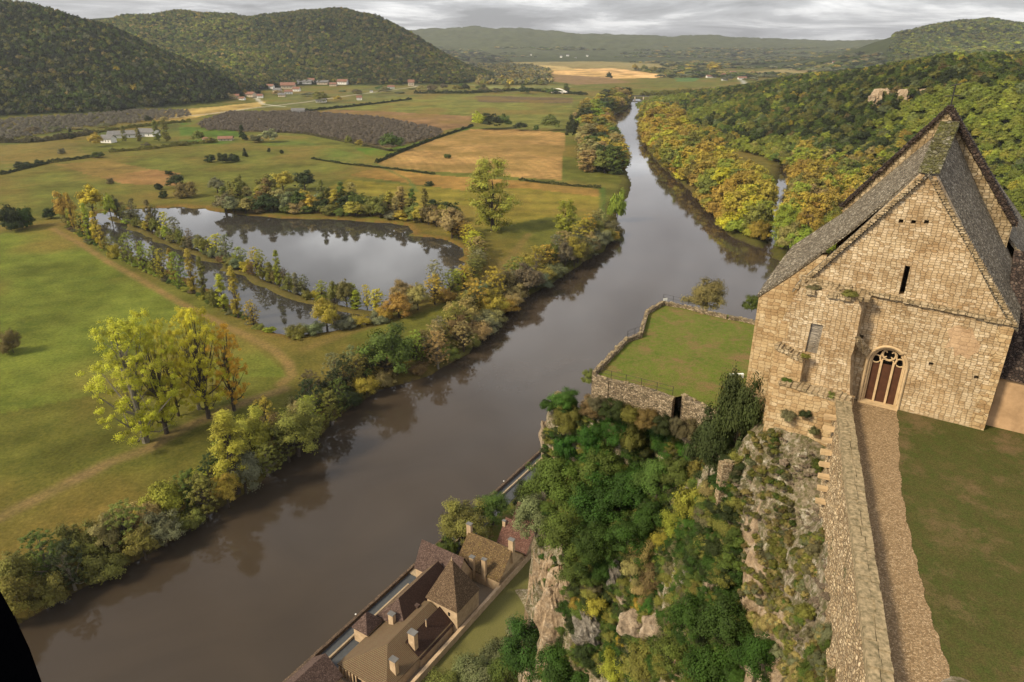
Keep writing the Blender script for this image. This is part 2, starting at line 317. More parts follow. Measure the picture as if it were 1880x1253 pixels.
# ------------------------------------------------------------------ terrain of the valley
def seg_dist(X, Y, poly, closed=False):
    d = np.full(X.shape, 1e9); n = len(poly)
    for i in range(n if closed else n-1):
        a = poly[i]; b_ = poly[(i+1) % n]; v = b_-a; l2 = max(float(v @ v), 1e-6)
        t_ = np.clip(((X-a[0])*v[0]+(Y-a[1])*v[1])/l2, 0, 1)
        d = np.minimum(d, np.hypot(X-a[0]-t_*v[0], Y-a[1]-t_*v[1]))
    return d
def inside(X, Y, poly):
    r = np.zeros(X.shape, bool); n = len(poly)
    for i in range(n):
        x1, y1 = poly[i]; x2, y2 = poly[(i+1) % n]
        if y1 == y2: continue
        c_ = ((y1 > Y) != (y2 > Y)) & (X < (x2-x1)*(Y-y1)/(y2-y1)+x1); r ^= c_
    return r
def wp(pts, z=3.): return np.array([P(a, b_, z)[:2] for a, b_ in pts])
LB = [(-150, 1330), (-40, 1190), (80, 1120), (170, 1070), (250, 1030), (330, 985), (400, 935), (470, 895), (540, 835), (610, 775), (700, 715), (790, 690), (860, 650), (900, 600), (942, 560), (985, 535), (1040, 503), (1085, 475), (1125, 440), (1134, 402), (1128, 385), (1150, 365), (1160, 341), (1146, 306), (1128, 245), (1120, 214), (1152, 199), (1165, 181)]
RB = [(1184, 181), (1173, 204), (1176, 245), (1197, 289), (1240, 330), (1267, 350), (1298, 381), (1318, 415), (1345, 437), (1403, 457), (1416, 430), (1420, 395), (1424, 350), (1436, 300), (1450, 302), (1446, 350), (1438, 400), (1424, 450), (1416, 474), (1440, 482), (1500, 520)]
def wiggle(q, step, amp, seed, closed=False):
    """a shore line with small bays instead of straight runs"""
    rg = np.random.default_rng(seed); o = []; n = len(q)
    for i in range(n if closed else n-1):
        a, b_ = q[i], q[(i+1) % n]; v = b_-a; l = np.linalg.norm(v); k = max(1, int(l/step)); nv = np.array([-v[1], v[0]])/max(l, 1e-6)
        for j in range(k): o.append(a+v*j/k+(nv*rg.normal()*amp if j else 0))
    if not closed: o.append(q[-1])
    return np.array(o)
lb = wiggle(wp(LB, 0.), 9, 1.3, 1); rb = wiggle(wp(RB, 0.), 10, 1.4, 2)
Q0 = P(530, 1253, 3.)[:2]; QA = math.atan2(108.8, 68.5)
U = np.array([math.cos(QA), math.sin(QA)]); W = np.array([math.sin(QA), -math.cos(QA)])
def uw(u, w_, z=3.): q = Q0+U*u+W*w_; return (q[0], q[1], z)
qn = np.array(uw(-90, 0)[:2]); qf = np.array(uw(132, 0)[:2])
river = np.vstack([lb, rb, np.array([[150, 330], [80, 262], qf, qn, [-180, 20]])])
far_river = wp([(846, 120), (868, 124), (872, 134), (868, 146), (878, 147), (882, 132), (880, 120), (862, 113)], 0.)
POND = [(150, 408), (178, 392), (240, 384), (330, 380), (420, 392), (520, 402), (640, 405), (750, 415), (758, 432), (812, 440), (850, 458), (852, 505), (810, 540), (735, 566), (690, 585), (640, 603), (540, 617), (490, 605), (400, 548), (330, 508), (258, 474), (200, 448), (160, 430)]
DYKE = [(206, 400), (270, 428), (330, 456), (400, 480), (440, 500), (500, 527), (560, 552), (630, 568), (690, 578)]
pond = wiggle(wp(POND, 1.2), 9, 1.7, 3, True); dyke = wiggle(wp(DYKE, 1.2), 11, 2.4, 4); spit = wp([(760, 432), (800, 433), (835, 440)], 1.2)
# control points of the relief, (px, py, height)
CTL = []
def rel(y, px, py):       # height of the sight line at distance y
    d0 = (626.5-py)/F; return EYE+y*(-SP+d0*CP)/(CP+d0*SP)
def cw(px, y, z): u = (px-940)/F; return None
K = []                    # (ratio x/y, ln y, h)
def k_at(px, py, y=None, z=None):
    v = (626.5-py)/F; yy = CP+v*SP; zz = -SP+v*CP
    if y is None: y = (z-EYE)/zz*yy
    else: z = EYE+y*zz/yy
    K.append(((px-940)/F/yy, math.log(y), z))
for q in [(0, 218), (100, 214), (210, 210), (262, 203), (350, 196), (430, 182), (480, 170), (560, 160), (640, 160), (760, 158), (860, 160), (900, 150), (950, 130), (1100, 125), (1250, 150), (1400, 150), (1480, 158), (1330, 175), (1190, 190), (1200, 225), (1230, 262), (1290, 275), (1400, 285), (1520, 330), (1600, 370), (1700, 380),
          (0, 300), (0, 500), (0, 800), (0, 1250), (400, 300), (400, 600), (700, 250), (700, 700), (1000, 200), (1000, 400), (1200, 420), (1400, 450), (900, 1000), (900, 1250), (1300, 700), (1300, 350), (600, 1000), (1600, 700), (1880, 900), (1880, 640), (-400, 300), (-400, 700), (-200, 240)]:
    k_at(*q, z=3.)
# dark hill on the left
for px, py, y in [(-300, 0, 2000), (-100, 14, 2050), (0, 20, 2100), (60, 22, 2150), (110, 30, 2200), (170, 42, 2250), (215, 60, 2250), (260, 85, 2200), (310, 108, 2150), (380, 130, 2150), (430, 150, 2150), (0, 90, 1850), (0, 150, 1680), (120, 100, 1900), (120, 160, 1700), (240, 150, 1800), (330, 160, 1900), (-300, 100, 1800), (400, 168, 2000)]:
    k_at(px, py, y=y)
for px, y, z in [(0, 2700, 190), (100, 2700, 150), (200, 2700, 100), (300, 2600, 60), (-300, 2700, 200)]: K.append(((px-940)/F/1.09, math.log(y), z))
# lit hill behind it, and its long spur
for px, py, y in [(170, 42, 3600), (230, 30, 3600), (320, 31, 3700), (430, 28, 3800), (500, 26, 3800), (560, 24, 3700), (620, 24, 3600), (690, 30, 3500), (716, 42, 3450), (750, 66, 3350), (790, 92, 3250), (830, 116, 3150), (862, 136, 3050),
                  (300, 80, 3200), (360, 105, 2900), (330, 118, 2800), (420, 90, 3000), (480, 60, 3300), (520, 100, 2950), (600, 80, 3100), (600, 125, 2850), (680, 80, 3150), (700, 125, 2850), (780, 135, 2800), (430, 140, 2500), (500, 145, 2600)]:
    k_at(px, py, y=y)
for px, y, z in [(300, 4600, 240), (500, 4600, 240), (650, 4500, 180), (720, 4300, 100), (800, 4000, 20), (880, 3600, 3), (880, 2900, 3), (900, 5000, 3)]: K.append(((px-940)/F/1.09, math.log(y), z))
# far plateau
for px, py, y in [(740, 60, 9000), (800, 54, 9200), (880, 50, 9300), (960, 55, 9200), (1040, 60, 9000), (1120, 63, 9000), (1200, 66, 9000), (1300, 66, 9000), (1400, 71, 9000), (1500, 77, 8800), (1560, 74, 8600), (1620, 72, 8400),
                  (760, 82, 7600), (900, 80, 7600), (1050, 88, 7300), (1200, 86, 7600), (1350, 92, 7400), (1500, 98, 7000), (820, 96, 6900), (1000, 100, 6600), (1200, 104, 6300), (1400, 108, 6200), (1500, 112, 5600), (1600, 95, 6500)]:
    k_at(px, py, y=y)
for px in range(-400, 2600, 250): K.append(((px-940)/F/1.09, math.log(12500), 60))
for q in [(900, 118), (1000, 116), (1100, 115), (1200, 118), (1300, 124), (1400, 128), (1480, 130)]: k_at(*q, z=3.)
# green hill far on the right
for px, py, y in [(1530, 112, 4300), (1560, 104, 4400), (1590, 88, 4500), (1620, 74, 4600), (1660, 62, 4600), (1700, 55, 4600), (1740, 48, 4600), (1790, 44, 4600), (1840, 44, 4600), (1890, 48, 4500), (2000, 40, 4500), (2300, 40, 4500),
                  (1560, 125, 3800), (1620, 112, 3900), (1700, 95, 4000), (1800, 80, 4100), (1700, 125, 3600), (1800, 118, 3600), (1890, 110, 3700)]:
    k_at(px, py, y=y)
for px, y, z in [(1560, 2600, 3), (1700, 2600, 3), (1900, 2400, 10), (1450, 3000, 3), (1450, 4200, 3), (1800, 6000, 120)]: K.append(((px-940)/F/1.09, math.log(y), z))
# wooded slope on the near right with its crest
for px, py, y in [(1200, 184, 1900), (1260, 176, 1750), (1330, 174, 1620), (1400, 168, 1500), (1480, 162, 1380), (1540, 155, 1260), (1600, 146, 1160), (1660, 140, 1080), (1720, 134, 1020), (1780, 131, 980), (1840, 134, 960), (1900, 136, 950), (2100, 120, 900), (2400, 110, 850),
                  (1500, 250, 980), (1600, 260, 860), (1450, 215, 1150), (1600, 200, 960), (1700, 215, 840), (1850, 230, 760), (1850, 330, 600), (1700, 300, 700), (1880, 420, 480), (1350, 210, 1250), (1560, 300, 800)]:
    k_at(px, py, y=y)
for px, y, z in [(1500, 1800, 75), (1700, 1500, 110), (1900, 1400, 120), (1800, 1900, 60)]: K.append(((px-940)/F/1.08, math.log(y), z))
K = np.array(K); AX = 6.0/ math.log(10)*1.0
KA = np.c_[K[:, 0]*3.2, K[:, 1]*2.2]
def phi(r): return r
n_ = len(K); A_ = np.zeros((n_+3, n_+3)); A_[:n_, :n_] = phi(np.hypot(KA[:, None, 0]-KA[None, :, 0], KA[:, None, 1]-KA[None, :, 1]))
A_[:n_, :n_] += np.eye(n_)*.004; A_[:n_, n_] = 1; A_[:n_, n_+1:] = KA; A_[n_, :n_] = 1; A_[n_+1:, :n_] = KA.T
sol = np.linalg.solve(A_, np.r_[K[:, 2], 0, 0, 0])
def vnoise(X, Y, s, seed):
    rg = np.random.default_rng(seed); T = rg.random((64, 64)); X = X/s; Y = Y/s
    xi = np.floor(X).astype(int); yi = np.floor(Y).astype(int); fx = X-xi; fy = Y-yi; fx = fx*fx*(3-2*fx); fy = fy*fy*(3-2*fy)
    g = lambda a, b_: T[a % 64, b_ % 64]
    return (g(xi, yi)*(1-fx)+g(xi+1, yi)*fx)*(1-fy)+(g(xi, yi+1)*(1-fx)+g(xi+1, yi+1)*fx)*fy
def relief(X, Y):
    X = np.asarray(X, float); Y = np.maximum(np.asarray(Y, float), 20.); sh = X.shape; X = X.ravel(); Y = Y.ravel(); o = np.zeros(len(X))
    for i in range(0, len(X), 40000):
        a = X[i:i+40000]/Y[i:i+40000]*3.2; b_ = np.log(Y[i:i+40000])*2.2; r = np.full(len(a), sol[n_])+sol[n_+1]*a+sol[n_+2]*b_
        D = np.hypot(a[:, None]-KA[None, :, 0], b_[:, None]-KA[None, :, 1]); o[i:i+40000] = r+D @ sol[:n_]
    hill = np.clip((o-8)/40, 0, 1); nz = (vnoise(X, Y, 260, 1)-.5)*.20+(vnoise(X, Y, 110, 2)-.5)*.10
    o = 3+np.maximum(o-6.5, 0)*(1+nz*hill)
    o = np.where(Y < 420, 3, o)
    return o.reshape(sh)
def gz(x_, y_): return float(relief(np.array([x_]), np.array([y_]))[0])

# field colours, one polygon each, (px outline, colour, soft edge px)
GREEN = (.095, .105, .028)
FIELDS = [
 ([(0, 262), (180, 235), (350, 215), (480, 185), (560, 160), (1100, 120), (1520, 150), (1400, 172), (1180, 190), (1115, 240), (1100, 330), (-50, 420)], (.105, .118, .032)),
 ([(-60, 270), (-60, 232), (130, 225), (360, 230), (380, 238), (200, 248), (60, 268)], (.075, .095, .03)),
 ([(0, 268), (90, 260), (140, 262), (160, 285), (60, 300), (-60, 302), (-60, 262)], (.125, .125, .045)),
 ([(245, 222), (300, 204), (400, 196), (490, 186), (478, 196), (380, 212), (330, 222)], (.36, .28, .12)),  # yellow field strip, its sunlit look put into the colour
 ([(360, 226), (420, 205), (560, 205), (690, 215), (812, 236), (815, 250), (720, 275), (560, 246), (370, 240)], (.10, .085, .055)),
 ([(545, 212), (620, 200), (760, 208), (868, 214), (860, 232), (815, 240), (680, 222)], (.19, .125, .075)),
 ([(600, 201), (740, 180), (870, 173), (1052, 178), (1050, 200), (1040, 240), (905, 228), (870, 213), (760, 207)], (.135, .15, .045)),
 ([(870, 176), (1052, 180), (1050, 190), (880, 188)], (.11, .085, .06)),
 ([(650, 272), (720, 272), (815, 250), (845, 236), (862, 237), (700, 298)], (.07, .13, .02)),
 ([(676, 302), (760, 268), (865, 237), (950, 238), (1037, 244), (1034, 290), (1030, 331), (960, 327), (880, 318), (800, 316)], (.29, .195, .09)),
 ([(690, 308), (800, 322), (960, 333), (1100, 348), (1108, 372), (1100, 388), (960, 384), (850, 350), (640, 322)], (.24, .155, .055)),
 ([(640, 330), (850, 350), (960, 345), (1102, 362), (1106, 400), (1000, 400), (900, 420), (560, 385), (600, 345)], (.17, .155, .035)),
 ([(150, 318), (230, 305), (330, 318), (330, 342), (230, 338)], (.21, .13, .065)),
 ([(100, 302), (200, 295), (280, 312), (180, 325)], (.17, .13, .05)),
 ([(330, 225), (430, 240), (470, 262), (400, 265), (330, 262)], (.07, .125, .025)),
 ([(560, 260), (680, 290), (700, 305), (560, 292), (470, 262)], (.10, .135, .035)),
 ([(930, 112), (1060, 112), (1210, 118), (1228, 128), (1100, 130), (960, 124)], (.22, .20, .10)),
 ([(985, 125), (1120, 128), (1228, 140), (1150, 146), (1060, 142), (990, 136)], (.55, .38, .2)),
 ([(1080, 126), (1130, 126), (1230, 139), (1200, 144), (1110, 134)], (.62, .42, .24)),
 ([(940, 118), (1040, 122), (1060, 130), (950, 128)], (.42, .34, .18)),
 ([(980, 134), (1120, 143), (1160, 152), (1060, 156), (960, 142)], (.20, .14, .09)),
 ([(1376, 154), (1420, 151), (1470, 156), (1455, 168), (1400, 172)], (.12, .16, .045)),
 ([(1240, 138), (1290, 140), (1275, 150), (1240, 150)], (.08, .15, .06)),
 ([(1240, 166), (1370, 158), (1380, 170), (1300, 182), (1240, 178)], (.2, .17, .09)),
 ([(1380, 132), (1500, 124), (1510, 132), (1400, 138)], (.25, .22, .12)),
 ([(540, 168), (760, 158), (870, 168), (740, 178), (600, 198), (480, 200)], (.11, .125, .05)),
 ([(860, 155), (1050, 158), (1040, 164), (880, 163)], (.15, .17, .07)),
 ([(0, 430), (90, 415), (200, 480), (330, 560), (470, 640), (530, 690), (300, 700), (0, 760)], (.105, .135, .03)),
 ([(620, 1253), (760, 1130), (1000, 1000), (1100, 1000), (1100, 1253)], (.12, .125, .05)),
]
TRACKS = [([(96, 420), (150, 450), (200, 482), (260, 515), (330, 556), (400, 592), (460, 620), (505, 645), (530, 668), (535, 690), (515, 705)], 2.6, (.235, .155, .07)),
 ([(-100, 985), (0, 950), (120, 890), (200, 850), (270, 825), (330, 790), (420, 750), (520, 715)], 3.2, (.20, .14, .07)),
 ([(560, 640), (640, 612), (740, 580), (820, 550), (880, 520), (940, 470), (970, 430)], 3.0, (.17, .125, .045)),
 ([(640, 700), (700, 660), (800, 610), (860, 580)], 3.0, (.15, .125, .05)),
 ([(310, 217), (380, 210), (480, 197), (560, 188), (640, 176), (700, 168), (762, 160), (772, 152)], 6, (.42, .38, .33)),
 ([(470, 180), (483, 192), (520, 196)], 5, (.5, .48, .45)),
 ([(1355, 138), (1366, 152), (1376, 168)], 9, (.4, .4, .4)),
 ([(685, 300), (750, 330), (765, 352)], 2.2, (.09, .13, .035)),
 ([(1105, 345), (1108, 400), (1104, 430)], 3.5, (.08, .12, .03)),
 ([(600, 290), (700, 306), (800, 318)], 1.8, (.07, .09, .03)),
 ([(-50, 315), (100, 298), (300, 275), (480, 262)], 2.5, (.16, .13, .05)),
]
def valley():
    nr, nc = 620, 760
    yy = np.exp(np.linspace(math.log(70), math.log(13500), nr)); xr = np.linspace(-1.02, 1.25, nc)
    Y = np.repeat(yy[:, None], nc, 1); X = Y*xr[None, :]
    Z = relief(X, Y)
    col = np.zeros((nr, nc, 3)); col[:] = GREEN; tone = np.array((1.14, 1.05, .92))
    for poly, c_ in FIELDS:
        q = wp(poly); m_ = inside(X, Y, q); col[m_] = c_
    big = vnoise(X, Y, 34, 5)*.5+vnoise(X, Y, 9, 6)*.3+vnoise(X*.4+Y, Y*.3-X, 13, 8)*.35-.57
    warm = np.clip(vnoise(X, Y, 60, 11)*1.6-.85+vnoise(X, Y, 14, 12)*.35, 0, .7)[..., None]
    flat = (Z < 5)[..., None]; ff = inside(X, Y, wp(FIELDS[9][0])); st_ = np.sin((X*.55+Y*.83)*1.15)*.10+(vnoise((X*.55+Y*.83), (X*.83-Y*.55)*.06, 5, 44)-.5)*.35; col = np.where(ff[..., None], col*(1+st_)[..., None], col); fm = inside(X, Y, wp(FIELDS[6][0])) | inside(X, Y, wp(FIELDS[11][0])); st2 = (vnoise((X*.2+Y*.98), (X*.98-Y*.2)*.03, 9, 45)-.5)*.4; col = np.where(fm[..., None], col*(1+st2)[..., None], col)
    col = np.where(flat, col*(1+big[..., None]*.95)*(1-warm)+warm*np.array((.165, .125, .045)), col)
    col = col*tone
    for pts, wd, c_ in TRACKS:
        q = wp(pts); d = seg_dist(X, Y, q); f_ = np.clip(1.5-d/wd, 0, 1)[..., None]*(.55+.45*vnoise(X, Y, 7, 20))[..., None]; col = col*(1-f_)+np.array(c_)*f_
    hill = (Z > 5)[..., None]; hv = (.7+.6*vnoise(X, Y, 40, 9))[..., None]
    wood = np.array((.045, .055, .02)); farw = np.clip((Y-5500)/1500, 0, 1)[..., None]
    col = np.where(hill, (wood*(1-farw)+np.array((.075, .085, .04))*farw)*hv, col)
    # brown reed fringe and mud round the pond
    dp = seg_dist(X, Y, pond, True); inp = inside(X, Y, pond); f_ = (np.clip(1-dp/9, 0, 1)*(~inp))[..., None]; col = col*(1-f_)+np.array((.17, .10, .035))*f_
    for pl, wd in ((dyke, 4.2), (spit, 5)):
        d = seg_dist(X, Y, pl); isl = d < wd; col[isl & inp] = (.105, .088, .032); inp &= ~isl; dp = np.where(isl, wd-d, np.minimum(dp, d-wd+.01))
    Z = np.where(inp, np.minimum(Z, 1.3-np.clip(dp, 0, 3)*.8), np.where(dp < 5, np.minimum(Z, 1.3+np.clip(dp, 0, 5)*.35), Z))
    ir = inside(X, Y, river) | inside(X, Y, far_river); dr = np.minimum(seg_dist(X, Y, river, True), seg_dist(X, Y, far_river, True))
    Z = np.where(ir, np.minimum(Z, -np.clip(dr, 0, 4)*.7-.02), np.where(dr < 5, np.minimum(Z, .15+np.clip(dr, 0, 5)*.57), Z))
    col[ir] = (.06, .045, .03); nearr = (dr < 12) & ~ir; col[nearr] = col[nearr]*.5+np.array((.06, .05, .02))*.5
    Z = np.where((Y > 5500) & (Z > 8), Z+(vnoise(X, Y, 30, 31)-.5)*16, Z)
    V = np.c_[X.ravel(), Y.ravel(), Z.ravel()]; i = np.arange(nr*nc).reshape(nr, nc)
    Fq = np.c_[i[:-1, :-1].ravel(), i[:-1, 1:].ravel(), i[1:, 1:].ravel(), i[1:, :-1].ravel()]
    m, t, b = newmat('valley_ground', 1., .03); at = N(t, 'ShaderNodeAttribute', attribute_type='GEOMETRY', attribute_name='field')
    co = objco(t); nz = noise(t, .75, 9, .8, co); nz2 = noise(t, .09, 9, .74, co)
    c = mixc(t, 1., at.outputs['Color'], rampn(t, nz.outputs[0], [(.28, (.5, .52, .5)), (.72, (1.5, 1.46, 1.35))]), 'MULTIPLY')
    c = mixc(t, 1., c, rampn(t, nz2.outputs[0], [(.3, (.56, .62, .55)), (.7, (1.02, .95, .9))]), 'MULTIPLY')
    L(t, c, b.inputs['Base Color']); bump(t, b, nz.outputs[0], .6, .5)
    me = npmesh('valley_ground', V, Fq, m, True)
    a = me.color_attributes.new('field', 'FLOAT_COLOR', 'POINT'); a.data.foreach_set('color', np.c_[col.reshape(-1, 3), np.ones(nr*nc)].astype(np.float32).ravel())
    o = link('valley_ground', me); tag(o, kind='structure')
valley()
# water
def watermat(name, col, rough, bs, bd, sc):
    m, t, b = newmat(name, rough, .5); co = objco(t); b.inputs['IOR'].default_value = 1.34
    nz = noise(t, sc, 4, .6, co, .4); n2 = noise(t, sc*.12, 3, .5, co, .3); n3 = noise(t, .02, 5, .6, co, 1.)
    c = rampn(t, n3.outputs[0], [(.3, tuple(q*.85 for q in col)), (.7, tuple(q*1.15 for q in col))]); L(t, c, b.inputs['Base Color'])
    bump(t, b, mth(t, 'ADD', nz.outputs[0], mth(t, 'MULTIPLY', n2.outputs[0], 2.)), bs, bd)
    n4 = noise(t, .03, 6, .62, co, 1.5); L(t, rampn(t, n4.outputs[0], [(.35, (rough,)*3), (.68, (rough*1.6+.01,)*3)]), b.inputs['Roughness']); return m
M['river'] = watermat('river_water', (.042, .031, .021), .04, .28, .03, .35)
M['pondw'] = watermat('pond_water', (.035, .032, .026), .03, .12, .02, .5)
def sheet(name, poly, z, mat, kind='structure'):
    q = [Vector((a, b_, 0)) for a, b_ in poly]; tri = tessellate_polygon([q]); me = bpy.data.meshes.new(name)
    me.from_pydata([(a.x, a.y, z) for a in q], [], [tuple(k) if ((q[k[1]]-q[k[0]]).cross(q[k[2]]-q[k[0]])).z > 0 else tuple(reversed(k)) for k in tri]); me.materials.append(mat)
    return tag(link(name, me), kind=kind)
sheet('river_water', [(-600, -40), (400, -40), (1100, 1500), (1500, 5200), (-200, 9000), (-900, 9000), (-600, 1500)], 0., M['river'])
cpd = pond.mean(0); sheet('pond_water', [tuple(cpd+(q-cpd)*1.03) for q in pond], 1.25, M['pondw'])
# ------------------------------------------------------------------ plants
PAL = dict(gold=(.32, .24, .036), orange=(.28, .19, .036), yellow=(.38, .34, .03), lime=(.22, .245, .03), olive=(.15, .145, .03), green=(.075, .105, .018),
           dark=(.034, .045, .012), rust=(.15, .108, .038), pale=(.22, .21, .10), grey=(.15, .155, .075), brown=(.12, .105, .05), ivy=(.036, .095, .012), bright=(.065, .145, .018), sage=(.13, .15, .06), deep=(.032, .062, .008), tan=(.27, .21, .075))
def crown_data(kind, seed, nleaf, leaf, h=10., r=4.):
    """leaf quads in metres, foot of the plant at the origin"""
    rg = np.random.default_rng(seed); cl = []
    if kind == 'round':   # broad crown of lobes
        for _ in range(58):
            d = rg.normal(size=3); d /= np.linalg.norm(d); d[2] = abs(d[2])*1.0-.85*rg.random()
            q = rg.uniform(.42, .9); cl.append((d[0]*r*q, d[1]*r*q, h*(.46+.42*d[2]*q*1.25), r*rg.uniform(.14, .32)))
    elif kind == 'tall':  # upright poplar
        for i in range(78):
            t = rg.uniform(.08, .97); rr = r*math.sin(math.pi*min(1, t*.9+.12))**.7*rg.uniform(.2, .72); a = rg.uniform(0, 6.3)
            cl.append((math.cos(a)*rr, math.sin(a)*rr, h*t, r*rg.uniform(.15, .32)))
    elif kind == 'shrub':  # bush that starts at the ground
        for _ in range(44):
            d = rg.normal(size=3); d /= np.linalg.norm(d); d[2] = abs(d[2]); q = rg.uniform(.35, .88)
            cl.append((d[0]*r*q, d[1]*r*q, h*(.12+.66*d[2]*q*1.15), r*rg.uniform(.14, .32)))
    elif kind == 'open':   # thin crown, one sees the boughs
        for _ in range(190):
            t = rg.uniform(.12, .98); rr = r*(.2+.8*math.sin(math.pi*min(1,(t+.08)/1.12))**.8)*rg.uniform(.15, .98); a = rg.uniform(0, 6.3)
            cl.append((math.cos(a)*rr, math.sin(a)*rr, h*t, r*rg.uniform(.055, .13)))
    elif kind == 'column':  # full-bodied poplar, leafy down to the grass
        for i in range(120):
            t = rg.uniform(.05, .97); rr = r*(.35+.65*math.sin(math.pi*min(1, (t+.12)/1.15))**.8)*rg.uniform(.25, .9)*(1 if t > .3 else .8); a = rg.uniform(0, 6.3)
            cl.append((math.cos(a)*rr, math.sin(a)*rr, h*t, r*rg.uniform(.12, .27)))
    elif kind == 'cone':
        for i in range(34):
            t = rg.uniform(.05, .98); rr = r*(1-t)*rg.uniform(.3, .8); a = rg.uniform(0, 6.3)
            cl.append((math.cos(a)*rr, math.sin(a)*rr, h*t, r*(.18+.25*(1-t))))
    elif kind == 'patch':  # ivy hanging on a rock: a thick uneven mat
        for _ in range(40):
            cl.append((rg.uniform(-r, r), rg.uniform(-.2, .35)*r, h*rg.uniform(.03, .95), r*rg.uniform(.16, .26)))
    cl = np.array(cl); w_ = cl[:, 3]**2; k = rg.choice(len(cl), nleaf, p=w_/w_.sum())
    d = rg.normal(size=(nleaf, 3)); d /= np.linalg.norm(d, axis=1)[:, None]; d[:, 2] = np.where(d[:, 2] < -.25, -d[:, 2], d[:, 2])
    s = rg.uniform(.3, 1.2, nleaf)
    lump = 1+.25*np.sin(d[:, 0]*5+k)*np.sin(d[:, 1]*5+k*2)
    c = cl[k, :3]+d*(cl[k, 3]*s*lump)[:, None]*np.array([1, 1, .85])
    c[:, 2] = np.maximum(c[:, 2], .05)
    ctr = c-np.array([0, 0, h*.45]); ctr /= np.linalg.norm(ctr, axis=1)[:, None]+1e-6; n = d*.8+ctr*.6+rg.normal(size=(nleaf, 3))*.32+np.array([0, 0, .2]); n /= np.linalg.norm(n, axis=1)[:, None]
    a = np.cross(n, rg.normal(size=(nleaf, 3))); a /= np.linalg.norm(a, axis=1)[:, None]; b_ = np.cross(n, a)
    sz = leaf*rg.uniform(.55, 1.25, nleaf)[:, None]*.5; bb = b_*sz*rg.uniform(.5, .95, nleaf)[:, None]; aa = a*sz
    V = np.stack([c-aa, c-bb, c+aa, c+bb], 1).reshape(-1, 3); Fq = np.arange(nleaf*4).reshape(-1, 4)
    cv = rg.uniform(.7, 1.28, len(cl)); lv = cv[k]*rg.uniform(.84, 1.16, nleaf)
    return V, Fq, lv, cl
def crown_mesh(name, *a, **k):
    V, Fq, lv, cl = crown_data(*a, **k); me = npmesh(name, V, Fq, M['leaf']); at = me.attributes.new('lv', 'FLOAT', 'FACE'); at.data.foreach_set('value', lv.astype(np.float32)); return me, cl
def trunk_mesh(name, cl, h, rb, mat, seed, nlimb=14, lean=.05):
    rg = random.Random(seed); mb = MB(); top = h*.72
    pts = [Vector((0, 0, -.6)), Vector((0, 0, .2*h))]+[Vector((rg.uniform(-lean, lean)*h*.5, rg.uniform(-lean, lean)*h*.5, h*t)) for t in (.38, .55, .72)]
    rad = [rb*1.25, rb*.85, rb*.62, rb*.42, rb*.2]; mb.tube(pts, rad, 7)
    idx = list(range(len(cl))); rg.shuffle(idx)
    for i in idx[:nlimb]:
        e_ = Vector(cl[i][:3]); s_ = max(.1*h, min(.62*h, e_.z*.55-.05*h)); j = 0
        while j < len(pts)-2 and pts[j+1].z < s_: j += 1
        t = (s_-pts[j].z)/(pts[j+1].z-pts[j].z); p0 = pts[j].lerp(pts[j+1], max(0, min(1, t)))
        if e_.z < p0.z: continue
        mid = p0.lerp(e_, .5)+Vector((0, 0, -.04*h)); r0 = rb*rg.uniform(.28, .5); mb.tube([p0, mid, e_], [r0, r0*.6, r0*.18], 5)
        for _ in range(2):
            q = Vector(cl[idx[rg.randrange(len(idx))]][:3])
            if (q-mid).length < .35*h: mb.tube([mid, mid.lerp(q, .55)+Vector((0, 0, .02*h)), q], [r0*.45, r0*.28, r0*.08], 4)
    me = bpy.data.meshes.new(name); me.from_pydata(mb.v, [], mb.f); me.materials.append(mat); return me
REFS = {}
LODS = {'near': (19000, .24), 'mid': (11500, .34), 'far': (4600, .56), 'dot': (420, 1.7)}
SHAPE = {'column': (12., 4.3), 'round': (10., 4.6), 'tall': (16., 3.6), 'shrub': (5., 3.6), 'open': (12., 4.6), 'cone': (9., 2.8), 'patch': (6., 3.)}
def ref(kind, lod, var):
    key = (kind, lod, var)
    if key not in REFS:
        h, r = SHAPE[kind]; n_l, lf = LODS[lod]
        if kind == 'open': n_l = int(n_l*2.0) if lod == 'near' else int(n_l*.8); lf *= .5 if lod == 'near' else .75
        if kind in ('shrub', 'patch'): lf *= .75
        sd = hash_(kind)+var*17
        me, cl = crown_mesh(f'{kind}_crown', kind, sd, n_l, lf, h, r)
        tm = trunk_mesh(f'{kind}_trunk', cl, h, .028*h if kind != 'shrub' else .018*h, M['bark_pale'] if kind == 'open' and var % 2 else M['bark'], sd, 26 if kind == 'open' else 12) if lod in ('near', 'mid', 'far') and kind != 'patch' else None
        REFS[key] = (me, tm)
    return REFS[key]
def hash_(s): return sum(ord(c)*(i+3) for i, c in enumerate(s))
TREES = []
ORD = 'first second third fourth fifth sixth seventh eighth ninth tenth eleventh twelfth thirteenth fourteenth fifteenth sixteenth seventeenth eighteenth nineteenth'.split()
def ordw(n):
    if n <= 19: return ORD[n-1]
    tens = ['twenty', 'thirty', 'forty', 'fifty', 'sixty', 'seventy', 'eighty', 'ninety']
    tt, u_ = divmod(n, 10)
    return (tens[tt-2]+'-'+ORD[u_-1]) if u_ else tens[tt-2][:-1]+'ieth'
KNAME = {'column': 'poplar_tree', 'round': 'broadleaf_tree', 'tall': 'poplar_tree', 'shrub': 'shrub', 'open': 'thin_tree', 'cone': 'conifer_tree', 'patch': 'ivy'}
KCAT = {'column': 'tree', 'round': 'tree', 'tall': 'tree', 'shrub': 'shrub', 'open': 'tree', 'cone': 'tree', 'patch': 'ivy'}
